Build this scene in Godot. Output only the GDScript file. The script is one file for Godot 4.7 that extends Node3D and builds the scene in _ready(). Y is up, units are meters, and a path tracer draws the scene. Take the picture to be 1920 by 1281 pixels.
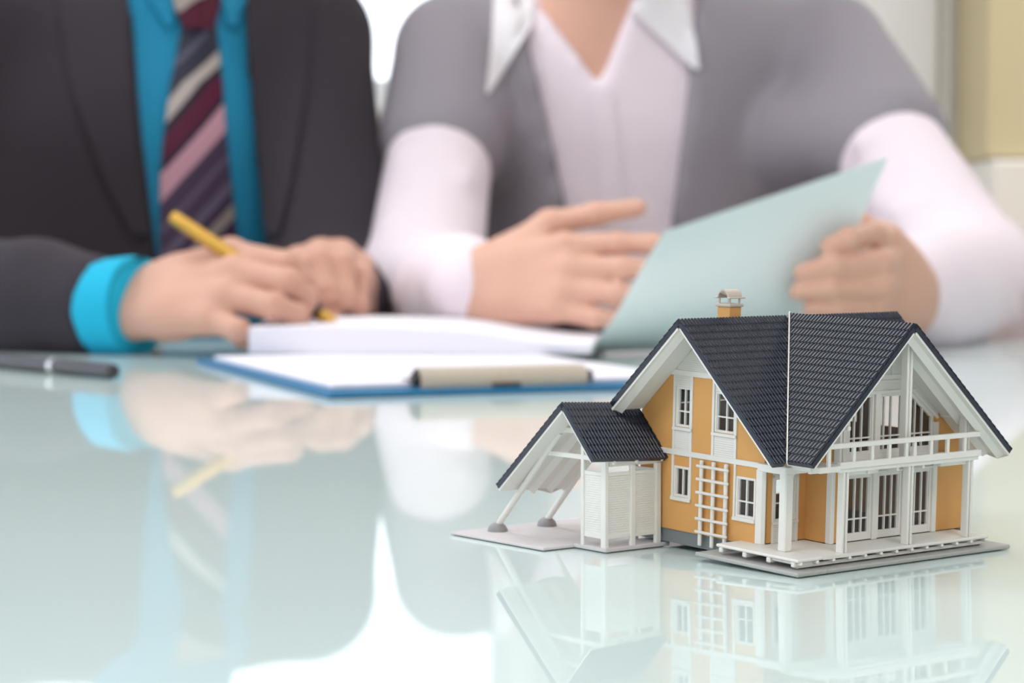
extends Node3D

const TOP := 0.75                       # height of the table top
const MM := 0.001

# ---------------------------------------------------------------- mesh building
class MB:
	var v := PackedVector3Array()
	var n := PackedVector3Array()
	var uv := PackedVector2Array()
	var ix := PackedInt32Array()

	func tri(a: Vector3, b: Vector3, c: Vector3) -> void:       # counter-clockwise seen from outside
		var nn := (b - a).cross(c - a).normalized()
		var i := v.size()
		v.append(a); v.append(c); v.append(b)
		for k in 3:
			n.append(nn)
			uv.append(Vector2.ZERO)
		ix.append(i); ix.append(i + 1); ix.append(i + 2)

	func quad(a: Vector3, b: Vector3, c: Vector3, d: Vector3) -> void:
		tri(a, b, c)
		tri(a, c, d)

	# a sheet of shared, smoothed vertices; rows run so that (along row) x (across rows) points outwards
	func patch(rows: Array, wrap := false) -> void:
		var base := v.size()
		var w: int = rows[0].size()
		var h := rows.size()
		for r in h:
			for k in w:
				v.append(rows[r][k])
				n.append(Vector3.ZERO)
				uv.append(Vector2(float(k) / maxf(1.0, w - 1), float(r) / maxf(1.0, h - 1)))
		for r in h - 1:
			for k in (w if wrap else w - 1):
				var k2 := (k + 1) % w
				var a := base + r * w + k
				var b := base + r * w + k2
				var c := base + (r + 1) * w + k2
				var d := base + (r + 1) * w + k
				for t in [[a, b, c], [a, c, d]]:
					var nn: Vector3 = (v[t[1]] - v[t[0]]).cross(v[t[2]] - v[t[0]])
					if nn.length_squared() < 1e-22:
						continue
					for q in t:
						n[q] += nn
					ix.append(t[0]); ix.append(t[2]); ix.append(t[1])
		for i in range(base, v.size()):
			n[i] = n[i].normalized() if n[i].length_squared() > 0.0 else Vector3.UP

	# convex or concave outline pushed from a to a + along
	func prism(outline: PackedVector3Array, along: Vector3) -> void:
		var nn := Vector3.ZERO
		var c := Vector3.ZERO
		for i in outline.size():
			nn += (outline[i]).cross(outline[(i + 1) % outline.size()])
			c += outline[i]
		c /= outline.size()
		var o := outline
		if nn.dot(along) > 0.0:
			o = outline.duplicate()
			o.reverse()
			nn = -nn
		nn = nn.normalized()
		var ex := (o[1] - o[0]).normalized()
		var ey := nn.cross(ex)
		var flat := PackedVector2Array()
		for p in o:
			flat.append(Vector2((p - c).dot(ex), (p - c).dot(ey)))
		var t := Geometry2D.triangulate_polygon(flat)
		for i in range(0, t.size(), 3):
			var a := o[t[i]]
			var b := o[t[i + 1]]
			var d := o[t[i + 2]]
			if (b - a).cross(d - a).dot(nn) < 0.0:
				var sw := b
				b = d
				d = sw
			tri(a, b, d)
			tri(a + along, d + along, b + along)
		for i in o.size():
			var a := o[i]
			var b := o[(i + 1) % o.size()]
			quad(b, a, a + along, b + along)

	# box with chamfered edges, given by its corners, in the axes of bs about at
	func box(lo: Vector3, hi: Vector3, bev := 0.0, xf := Transform3D.IDENTITY) -> void:
		var l := Vector3(minf(lo.x, hi.x), minf(lo.y, hi.y), minf(lo.z, hi.z))
		var g := Vector3(maxf(lo.x, hi.x), maxf(lo.y, hi.y), maxf(lo.z, hi.z))
		var e := minf(bev, 0.45 * minf(g.x - l.x, minf(g.y - l.y, g.z - l.z)))
		var cs := (l + g) * 0.5
		var hs := (g - l) * 0.5
		var P := func(s: Vector3, ax: int) -> Vector3:
			var q := Vector3(s.x * (hs.x - e), s.y * (hs.y - e), s.z * (hs.z - e))
			q[ax] = s[ax] * hs[ax]
			return xf * (cs + q)
		for ax in 3:
			var b := (ax + 1) % 3
			var c := (ax + 2) % 3
			for sg in [-1.0, 1.0]:
				var q := []
				for st in [[-1.0, -1.0], [1.0, -1.0], [1.0, 1.0], [-1.0, 1.0]]:
					var s := Vector3.ZERO
					s[ax] = sg; s[b] = st[0]; s[c] = st[1]
					q.append(P.call(s, ax))
				if sg > 0.0:
					quad(q[0], q[1], q[2], q[3])
				else:
					quad(q[3], q[2], q[1], q[0])
		if e <= 0.0:
			return
		for ax in 3:
			var b := (ax + 1) % 3
			var c := (ax + 2) % 3
			for sb in [-1.0, 1.0]:
				for sc in [-1.0, 1.0]:
					var s0 := Vector3.ZERO
					s0[ax] = -1.0; s0[b] = sb; s0[c] = sc
					var s1 := s0
					s1[ax] = 1.0
					var q := [P.call(s0, b), P.call(s1, b), P.call(s1, c), P.call(s0, c)]
					if sb * sc > 0.0:
						quad(q[3], q[2], q[1], q[0])
					else:
						quad(q[0], q[1], q[2], q[3])
		for sx in [-1.0, 1.0]:
			for sy in [-1.0, 1.0]:
				for sz in [-1.0, 1.0]:
					var s := Vector3(sx, sy, sz)
					if sx * sy * sz > 0.0:
						tri(P.call(s, 0), P.call(s, 1), P.call(s, 2))
					else:
						tri(P.call(s, 0), P.call(s, 2), P.call(s, 1))

	# square bar from a to b
	func bar(a: Vector3, b: Vector3, w: float, t: float, side: Vector3, bev := 0.0) -> void:
		var z := (b - a).normalized()
		var x := (side - z * side.dot(z)).normalized()
		var y := z.cross(x)
		box(Vector3(-w / 2, -t / 2, 0), Vector3(w / 2, t / 2, (b - a).length()), bev, Transform3D(Basis(x, y, z), a))

	# round tube along points with a radius at each
	func tube(pts: PackedVector3Array, rad: PackedFloat32Array, segs := 16, caps := true) -> void:
		var rows := []
		var prev := Vector3.ZERO
		for i in pts.size():
			var d := (pts[mini(i + 1, pts.size() - 1)] - pts[maxi(i - 1, 0)])
			if d.length() < 1e-9:
				d = pts[mini(i + 2, pts.size() - 1)] - pts[maxi(i - 2, 0)]
			d = d.normalized()
			var x := prev
			if x == Vector3.ZERO:
				x = Vector3.UP if absf(d.y) < 0.9 else Vector3.RIGHT
			x = (x - d * x.dot(d)).normalized()
			prev = x
			var y := d.cross(x)
			var row := PackedVector3Array()
			for k in segs:
				var an := TAU * k / segs
				row.append(pts[i] + (x * cos(an) + y * sin(an)) * rad[i])
			rows.append(row)
		patch(rows, true)
		if caps:
			for e in [0, pts.size() - 1]:
				var row: PackedVector3Array = rows[e]
				for k in segs:
					var a := row[k]
					var b := row[(k + 1) % segs]
					if e == 0:
						tri(pts[e], b, a)
					else:
						tri(pts[e], a, b)

	# turned profile about the y axis at c: points are (radius, height)
	func lathe(c: Vector3, prof: Array, segs := 32) -> void:
		var rows := []
		for p in prof:
			var row := PackedVector3Array()
			for k in segs:
				var an := -TAU * k / segs
				row.append(c + Vector3(cos(an) * p.x, p.y, sin(an) * p.x))
			rows.append(row)
		patch(rows, true)

	func mesh() -> ArrayMesh:
		var a := []
		a.resize(Mesh.ARRAY_MAX)
		a[Mesh.ARRAY_VERTEX] = v
		a[Mesh.ARRAY_NORMAL] = n
		a[Mesh.ARRAY_TEX_UV] = uv
		a[Mesh.ARRAY_INDEX] = ix
		var m := ArrayMesh.new()
		m.add_surface_from_arrays(Mesh.PRIMITIVE_TRIANGLES, a)
		return m

# ---------------------------------------------------------------- distance field, meshed as surface nets
class Field:
	var o: Vector3
	var c: float
	var nx: int
	var ny: int
	var nz: int
	var f := PackedFloat32Array()

	func _init(lo: Vector3, hi: Vector3, cell: float) -> void:
		o = lo
		c = cell
		nx = int(ceil((hi.x - lo.x) / cell)) + 1
		ny = int(ceil((hi.y - lo.y) / cell)) + 1
		nz = int(ceil((hi.z - lo.z) / cell)) + 1
		f.resize(nx * ny * nz)
		f.fill(0.05)

	# tapered capsule; flat > 1 squashes it along fd
	func cap(a: Vector3, b: Vector3, ra: float, rb: float, k := 0.01, fd := Vector3.ZERO, flat := 1.0) -> void:
		var m := maxf(ra, rb) + k * 0.5 + c * 2.0
		var l := ((a.min(b) - Vector3.ONE * m - o) / c).floor()
		var g := ((a.max(b) + Vector3.ONE * m - o) / c).ceil()
		var ab := b - a
		var il := 1.0 / maxf(ab.length_squared(), 1e-9)
		for z in range(maxi(0, int(l.z)), mini(nz, int(g.z) + 1)):
			for y in range(maxi(0, int(l.y)), mini(ny, int(g.y) + 1)):
				var i := (z * ny + y) * nx + maxi(0, int(l.x))
				for x in range(maxi(0, int(l.x)), mini(nx, int(g.x) + 1)):
					var q := Vector3(x, y, z) * c + o - a
					var h := clampf(q.dot(ab) * il, 0.0, 1.0)
					q -= ab * h
					if flat != 1.0:
						q += fd * (q.dot(fd) * (flat - 1.0))
					var d := q.length() - ra - (rb - ra) * h
					var e := f[i]
					var w := k - absf(d - e)
					f[i] = minf(d, e) - (w * w * 0.25 / k if w > 0.0 else 0.0)
					i += 1

	func ball(p: Vector3, r: Vector3, k := 0.01) -> void:
		var mr := minf(r.x, minf(r.y, r.z))
		var l := ((p - r - Vector3.ONE * (k + c * 2.0) - o) / c).floor()
		var g := ((p + r + Vector3.ONE * (k + c * 2.0) - o) / c).ceil()
		for z in range(maxi(0, int(l.z)), mini(nz, int(g.z) + 1)):
			for y in range(maxi(0, int(l.y)), mini(ny, int(g.y) + 1)):
				for x in range(maxi(0, int(l.x)), mini(nx, int(g.x) + 1)):
					var i := (z * ny + y) * nx + x
					var d := (((Vector3(x, y, z) * c + o - p) / r).length() - 1.0) * mr
					var e := f[i]
					var w := k - absf(d - e)
					f[i] = minf(d, e) - (w * w * 0.25 / k if w > 0.0 else 0.0)

	# cut away the inside of a convex set of half spaces (each a Plane whose normal points out of the cut)
	func cut(planes: Array) -> void:
		for z in nz:
			for y in ny:
				for x in nx:
					var i := (z * ny + y) * nx + x
					if f[i] > 0.04:
						continue
					var p := Vector3(x, y, z) * c + o
					var d := -1e9
					for pl in planes:
						d = maxf(d, pl.distance_to(p))
					f[i] = maxf(f[i], -d)

	func at(p: Vector3) -> float:
		var q := (p - o) / c
		var x := clampi(int(q.x), 0, nx - 2)
		var y := clampi(int(q.y), 0, ny - 2)
		var z := clampi(int(q.z), 0, nz - 2)
		var t := Vector3(q.x - x, q.y - y, q.z - z)
		var i := (z * ny + y) * nx + x
		var s := nx * ny
		var a := lerpf(lerpf(f[i], f[i + 1], t.x), lerpf(f[i + nx], f[i + nx + 1], t.x), t.y)
		var b := lerpf(lerpf(f[i + s], f[i + s + 1], t.x), lerpf(f[i + s + nx], f[i + s + nx + 1], t.x), t.y)
		return lerpf(a, b, t.z)

	# the first surface met when coming from +z at this x and y
	func front(x: float, y: float) -> float:
		var z := o.z + (nz - 2) * c
		var prev := at(Vector3(x, y, z))
		while z > o.z + c:
			z -= c * 0.5
			var d := at(Vector3(x, y, z))
			if d <= 0.0:
				return z + c * 0.5 * (-d / maxf(prev - d, 1e-6))
			prev = d
		return o.z

	func net(mb: MB, shift := Vector3.ZERO) -> void:
		var id := {}
		var base := mb.v.size()
		var off := [0, 1, nx, nx + 1, nx * ny, nx * ny + 1, nx * ny + nx, nx * ny + nx + 1]
		var edges := [[0, 1], [2, 3], [4, 5], [6, 7], [0, 2], [1, 3], [4, 6], [5, 7], [0, 4], [1, 5], [2, 6], [3, 7]]
		for z in nz - 1:
			for y in ny - 1:
				var i := (z * ny + y) * nx
				for x in nx - 1:
					var f0 := f[i]
					if absf(f0) < c * 3.4:
						var s0 := f0 < 0.0
						if (f[i + 1] < 0.0) != s0 or (f[i + nx] < 0.0) != s0 or (f[i + nx + 1] < 0.0) != s0 or (f[i + off[4]] < 0.0) != s0 or (f[i + off[5]] < 0.0) != s0 or (f[i + off[6]] < 0.0) != s0 or (f[i + off[7]] < 0.0) != s0:
							var sum := Vector3.ZERO
							var cnt := 0
							for e in edges:
								var va := f[i + off[e[0]]]
								var vb := f[i + off[e[1]]]
								if (va < 0.0) != (vb < 0.0):
									var t := va / (va - vb)
									var pa := Vector3(e[0] & 1, (e[0] >> 1) & 1, e[0] >> 2)
									var pb := Vector3(e[1] & 1, (e[1] >> 1) & 1, e[1] >> 2)
									sum += pa.lerp(pb, t)
									cnt += 1
							id[i] = mb.v.size()
							mb.v.append(o + (Vector3(x, y, z) + sum / maxf(cnt, 1)) * c + shift)
							mb.n.append(Vector3.ZERO)
							mb.uv.append(Vector2.ZERO)
					i += 1
		var sx := 1
		var sy := nx
		var sz := nx * ny
		for i in id:
			for ax in 3:
				var st: int = [sx, sy, sz][ax]
				var s1: int = [sy, sz, sx][ax]
				var s2: int = [sz, sx, sy][ax]
				var j: int = i + st
				if j >= f.size() or (f[i] < 0.0) == (f[j] < 0.0):
					continue
				if not (id.has(i - s1) and id.has(i - s2) and id.has(i - s1 - s2)):
					continue
				var q := [id[i - s1 - s2], id[i - s2], id[i], id[i - s1]]
				if f[i] >= 0.0:
					q.reverse()
				for t in [[q[0], q[1], q[2]], [q[0], q[2], q[3]]]:
					var nn: Vector3 = (mb.v[t[1]] - mb.v[t[0]]).cross(mb.v[t[2]] - mb.v[t[0]])
					for k in t:
						mb.n[k] += nn
					mb.ix.append(t[0]); mb.ix.append(t[2]); mb.ix.append(t[1])
		for k in range(base, mb.v.size()):
			mb.n[k] = mb.n[k].normalized() if mb.n[k].length_squared() > 0.0 else Vector3.UP

# ---------------------------------------------------------------- naming
var used := {}

func numbered(called: String) -> String:
	used[called] = used.get(called, -1) + 1
	return called if used[called] == 0 else "%s_%03d" % [called, used[called]]

func thing(called: String, label: String, category: String, xf := Transform3D.IDENTITY, group := "") -> Node3D:
	var o := Node3D.new()
	o.name = numbered(called)
	add_child(o)
	o.transform = xf
	tag(o, label, category, group)
	return o

func tag(o: Node, label: String, category: String, group := "") -> void:
	o.set_meta("label", label)
	o.set_meta("category", category)
	if group:
		o.set_meta("group", group)

func part(called: String, mb: MB, m: Material, parent: Node, xf := Transform3D.IDENTITY) -> MeshInstance3D:
	var o := MeshInstance3D.new()
	o.mesh = mb.mesh()
	o.material_override = m
	o.transform = xf
	if parent == self:
		o.name = numbered(called)
		add_child(o)
	else:
		var k := 0
		var nm := called
		while parent.has_node(NodePath(nm)):
			k += 1
			nm = "%s_%03d" % [called, k]
		o.name = nm
		parent.add_child(o, true)
	return o

func stuff(called: String, mb: MB, m: Material, parent: Node, xf := Transform3D.IDENTITY) -> MeshInstance3D:
	var o := part(called, mb, m, parent, xf)
	o.set_meta("kind", "stuff")
	return o

func struct(called: String, mb: MB, m: Material) -> MeshInstance3D:
	var o := part(called, mb, m, self)
	o.set_meta("kind", "structure")
	return o

func mat(called: String, col: Color, rough := 0.6, spec := 0.5, metal := 0.0) -> StandardMaterial3D:
	var m := StandardMaterial3D.new()
	m.resource_name = called
	m.albedo_color = col
	m.roughness = rough
	m.metallic_specular = spec
	m.metallic = metal
	return m

func cloth(called: String, col: Color, rough := 0.9, sheen := 0.3) -> StandardMaterial3D:
	var m := mat(called, col, rough, 0.25)
	m.rim_enabled = true
	m.rim = sheen
	m.rim_tint = 0.6
	var ns := FastNoiseLite.new()
	ns.seed = 11
	ns.frequency = 0.08
	ns.noise_type = FastNoiseLite.TYPE_SIMPLEX
	var t := NoiseTexture2D.new()
	t.width = 256
	t.height = 256
	t.seamless = true
	t.as_normal_map = true
	t.bump_strength = 1.5
	t.noise = ns
	m.normal_enabled = true
	m.normal_texture = t
	m.normal_scale = 0.25
	m.uv1_triplanar = true
	m.uv1_scale = Vector3.ONE * 18.0
	return m

var M := {}

# x, z, energy, where
const LIGHTS := [
	[-1.25, -2.2, 1.9, "far left, beside the long window"], [1.6, -3.5, 3.0, "far right, before the back wall"],
	[-0.15, -1.25, 0.5, "over the middle of the table"], [-1.35, 0.9, 2.2, "near left, behind the camera"], [1.0, 1.3, 1.8, "near right, behind the camera"]]

func _ready() -> void:
	# camera: a long lens close over the table top, focused on the model house
	var cam := Camera3D.new()
	cam.name = "camera"
	add_child(cam)
	cam.position = Vector3(0, TOP + 0.092, 0)
	cam.rotation.x = -atan((640.5 - 430.0) / 4150.0)
	cam.near = 0.02
	cam.far = 60.0
	var at := CameraAttributesPhysical.new()
	at.frustum_focal_length = 12.0 / (640.5 / 4150.0)
	at.frustum_focus_distance = 0.60
	at.frustum_near = 0.02
	at.frustum_far = 60.0
	at.exposure_aperture = 19.0
	at.auto_exposure_enabled = false
	cam.attributes = at
	cam.current = true
	var env := Environment.new()
	env.background_mode = Environment.BG_SKY
	var sky := Sky.new()
	var sm := ProceduralSkyMaterial.new()
	sm.sky_top_color = Color(0.80, 0.88, 1.0)
	sm.sky_horizon_color = Color(1.0, 1.0, 1.0)
	sm.ground_horizon_color = Color(0.95, 0.95, 0.93)
	sm.ground_bottom_color = Color(0.6, 0.6, 0.58)
	sm.sky_energy_multiplier = 1.0
	sky.sky_material = sm
	env.sky = sky
	env.background_energy_multiplier = 2.6
	env.tonemap_mode = Environment.TONE_MAPPER_LINEAR
	env.tonemap_exposure = 1.02
	env.sdfgi_enabled = true
	env.ssao_enabled = true
	env.ssil_enabled = true
	var we := WorldEnvironment.new()
	we.name = "world"
	we.environment = env
	add_child(we)
	print("fov ", cam.fov)
	materials()
	ceiling_lights()
	room()
	table()
	var t0 := Time.get_ticks_msec()
	model_house(Vector3(0.07548, TOP + 0.0003, -0.57884), 0.668, 0.031)
	print("house ", Time.get_ticks_msec() - t0)
	clipboard()
	sheet_of_paper()
	table_pen()
	small_case()
	t0 = Time.get_ticks_msec()
	man()
	print("man ", Time.get_ticks_msec() - t0)
	woman()
	print("woman ", Time.get_ticks_msec() - t0)

# ---------------------------------------------------------------- the model house
# house coordinates in millimetres: u runs back along the gabled front, v along the balcony side, n is up
func H(u: float, v: float, n: float) -> Vector3:
	return Vector3(v, n, -u) * MM

func hb(mb: MB, u0: float, u1: float, v0: float, v1: float, n0: float, n1: float, bev := 0.12) -> void:
	mb.box(H(u0, v0, n0), H(u1, v1, n1), bev * MM)

func one(called: String, m: Material, parent: Node, u0: float, u1: float, v0: float, v1: float, n0: float, n1: float, bev := 0.12, xf := Transform3D.IDENTITY) -> MeshInstance3D:
	var mb := MB.new()
	hb(mb, u0, u1, v0, v1, n0, n1, bev)
	return part(called, mb, m, parent, xf)

# a wall lying in the plane u = const ("u") or v = const ("v"): cells between holes, trimmed by a convex outline
func wall_cells(mb: MB, axis: String, at: float, thick: float, outline: PackedVector2Array, holes: Array) -> void:
	var xs := []
	for p in outline:
		xs.append(p.x)
	var lo: float = xs.min()
	var hi: float = xs.max()
	var cuts := [lo, hi]
	for h in holes:
		cuts.append(h.position.x)
		cuts.append(h.end.x)
	cuts.sort()
	for k in cuts.size() - 1:
		var a: float = cuts[k]
		var b: float = cuts[k + 1]
		if b - a < 0.01:
			continue
		var gaps := []
		for h in holes:
			if h.position.x < (a + b) / 2 and h.end.x > (a + b) / 2:
				gaps.append([h.position.y, h.end.y])
		gaps.sort_custom(func(p, q): return p[0] < q[0])
		var y := -20.0
		gaps.append([120.0, 120.0])
		for g in gaps:
			if g[0] > y:
				for poly in Geometry2D.intersect_polygons(PackedVector2Array([Vector2(a, y), Vector2(b, y), Vector2(b, g[0]), Vector2(a, g[0])]), outline):
					slab2(mb, axis, at, thick, poly)
			y = g[1]

func slab2(mb: MB, axis: String, at: float, thick: float, poly: PackedVector2Array) -> void:
	var o := PackedVector3Array()
	for p in poly:
		o.append(H(p.x, at, p.y) if axis == "v" else H(at, p.x, p.y))
	mb.prism(o, (H(0, thick, 0) if axis == "v" else H(thick, 0, 0)))

# lapped boards: a saw-tooth of planks between n0 and n1 clipped to an outline
func siding(mb: MB, axis: String, at: float, outline: PackedVector2Array, pitch := 0.62, out := -0.12, holes := []) -> void:
	var ys := []
	var xs := []
	for p in outline:
		ys.append(p.y)
		xs.append(p.x)
	var y: float = ys.min()
	var x0: float = xs.min() - 1
	var x1: float = xs.max() + 1
	while y < ys.max():
		var y2 := y + pitch
		for poly in Geometry2D.intersect_polygons(PackedVector2Array([Vector2(x0, y), Vector2(x1, y), Vector2(x1, y2 - 0.07), Vector2(x0, y2 - 0.07)]), outline):
			var lo := PackedVector3Array()
			var up := PackedVector3Array()
			for p in poly:
				var o := out * (1.0 - 0.55 * (p.y - y) / pitch)
				lo.append(H(p.x, at, p.y) if axis == "v" else H(at, p.x, p.y))
				up.append(H(p.x, at + o, p.y) if axis == "v" else H(at + o, p.x, p.y))
			var t := Geometry2D.triangulate_polygon(poly)
			var c := Vector3.ZERO
			for q in lo:
				c += q / lo.size()
			var ov := (H(0, out, 0) if axis == "v" else H(out, 0, 0))
			for i in range(0, t.size(), 3):
				var a := up[t[i]]
				var b := up[t[i + 1]]
				var d := up[t[i + 2]]
				if (b - a).cross(d - a).dot(ov) < 0.0:
					mb.tri(a, d, b)
				else:
					mb.tri(a, b, d)
			for i in lo.size():
				var k := (i + 1) % lo.size()
				var mid := (lo[i] + lo[k]) * 0.5 - c
				if (lo[k] - lo[i]).cross(up[i] - lo[i]).dot(mid) > 0.0:
					mb.quad(lo[i], lo[k], up[k], up[i])
				else:
					mb.quad(lo[k], lo[i], up[i], up[k])
		y = y2
	var back := outline
	slab2(mb, axis, at, -out * 0.4, back)

# a window: casing, sash, glazing bars and panes. cols and rows are the bar positions
func window(parent: Node, xf: Transform3D, axis: String, at: float, a: float, b: float, n0: float, n1: float, cols: Array, rows: Array, called := "window", sash := 0.75, bottom := 0.75) -> Node3D:
	var mb := MB.new()
	var bx := func(m: MB, x0: float, x1: float, y0: float, y1: float, d0: float, d1: float, bev: float) -> void:
		if axis == "v":
			hb(m, x0, x1, at + d0, at + d1, y0, y1, bev)
		else:
			hb(m, at + d0, at + d1, x0, x1, y0, y1, bev)
	for s in [[a, a + sash, n0, n1], [b - sash, b, n0, n1], [a + sash, b - sash, n0, n0 + bottom], [a + sash, b - sash, n1 - sash, n1]]:
		bx.call(mb, s[0], s[1], s[2], s[3], 0.1, 1.0, 0.12)
	for s in [[a + sash * 0.6, a + sash * 1.35, n0 + bottom * 0.8, n1 - sash * 0.8], [b - sash * 1.35, b - sash * 0.6, n0 + bottom * 0.8, n1 - sash * 0.8]]:
		bx.call(mb, s[0], s[1], s[2], s[3], 0.45, 1.2, 0.08)
	var o := part(called, mb, M.white, parent, xf)
	for c in cols:
		var m := MB.new()
		bx.call(m, c - 0.27, c + 0.27, n0 + bottom, n1 - sash, 0.35, 1.05, 0.06)
		part("glazing_bar", m, M.white, o)
	for r in rows:
		var m := MB.new()
		bx.call(m, a + sash, b - sash, r - 0.22, r + 0.22, 0.3, 0.95, 0.06)
		part("glazing_bar", m, M.white, o)
	var g := MB.new()
	bx.call(g, a + sash, b - sash, n0 + bottom, n1 - sash, 0.86, 0.9, 0.0)
	part("pane", g, M.pane, o)
	return o

# a tiled roof slope. at.call(t, s, h): t level run from the ridge, s along the ridge, h out of the slope
func roof(parent: Node, xf: Transform3D, at: Callable, t1: float, s0: Callable, s1: Callable, run: float, tile: float, called := "roof_slope") -> MeshInstance3D:
	var mb := MB.new()
	var o := PackedVector3Array()
	for q in [[0.0, s0.call(0.0)], [0.0, s1.call(0.0)], [t1, s1.call(t1)], [t1, s0.call(t1)]]:
		if o.is_empty() or o[-1].distance_to(at.call(q[0], q[1], 0.0)) > 1e-6:
			o.append(at.call(q[0], q[1], 0.0))
	var down: Vector3 = at.call(0.0, 0.0, -1.25) - at.call(0.0, 0.0, 0.0)
	mb.prism(o, down)
	var slab := part(called, mb, M.roof, parent, xf)
	var prof := [0.0, 0.06, 0.15, 0.26, 0.36, 0.47, 0.58, 0.67, 0.73]
	var t := 0.0
	var flip: bool = (at.call(0, 1, 0) - at.call(0, 0, 0)).cross(at.call(1, 0, 0) - at.call(0, 0, 0)).dot(-down) < 0.0
	while t < t1 - 0.05:
		var tb := minf(t + run, t1)
		var ss := []
		var a: float = minf(s0.call(t), s0.call(tb))
		var b: float = maxf(s1.call(t), s1.call(tb))
		var k := int(floor(a / tile))
		while k * tile < b:
			for p in prof:
				ss.append([(k + p) * tile, 0.36 * pow(sin(PI * p / 0.73), 0.85) if p > 0.0 and p < 0.73 else 0.0])
			k += 1
		var up := PackedVector3Array()
		var dn := PackedVector3Array()
		var lip := PackedVector3Array()
		for q in ss:
			var sa: float = clampf(q[0], s0.call(t), s1.call(t))
			var sb: float = clampf(q[0], s0.call(tb), s1.call(tb))
			if up.size() and q[0] < a - tile * 0.3:
				continue
			up.append(at.call(t, sa, 0.02 + q[1] * 0.95))
			dn.append(at.call(tb + 0.05, sb, 0.22 + q[1]))
			lip.append(at.call(tb + 0.05, sb, -0.1))
		var c := MB.new()
		if flip:
			c.patch([dn, up])
			c.patch([lip, dn])
		else:
			c.patch([up, dn])
			c.patch([dn, lip])
		part("tile_course", c, M.roof, slab)
		t = tb
	return slab

# white boarding under a roof slope with wedge-shaped rafters running down it
func soffit(parent: Node, xf: Transform3D, at: Callable, t0: float, t1: float, s0: float, s1: float, ribs: Array, rib := 1.5, rib_w := 1.0) -> void:
	var prof := [[s0, -1.2], [s1, -1.2], [s1, -1.9]]
	var mid := []
	for r in ribs:
		mid.append([r + rib_w, -1.9])
		mid.append([r, -1.9 - rib])
		mid.append([r - rib_w, -1.9])
	if s1 > s0:
		mid.sort_custom(func(p, q): return p[0] > q[0])
	prof.append_array(mid)
	prof.append([s0, -1.9])
	var o := PackedVector3Array()
	for p in prof:
		o.append(at.call(t0, p[0], p[1]))
	var mb := MB.new()
	mb.prism(o, at.call(t1, s0, 0.0) - at.call(t0, s0, 0.0))
	part("soffit", mb, M.white, parent, xf)

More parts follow.
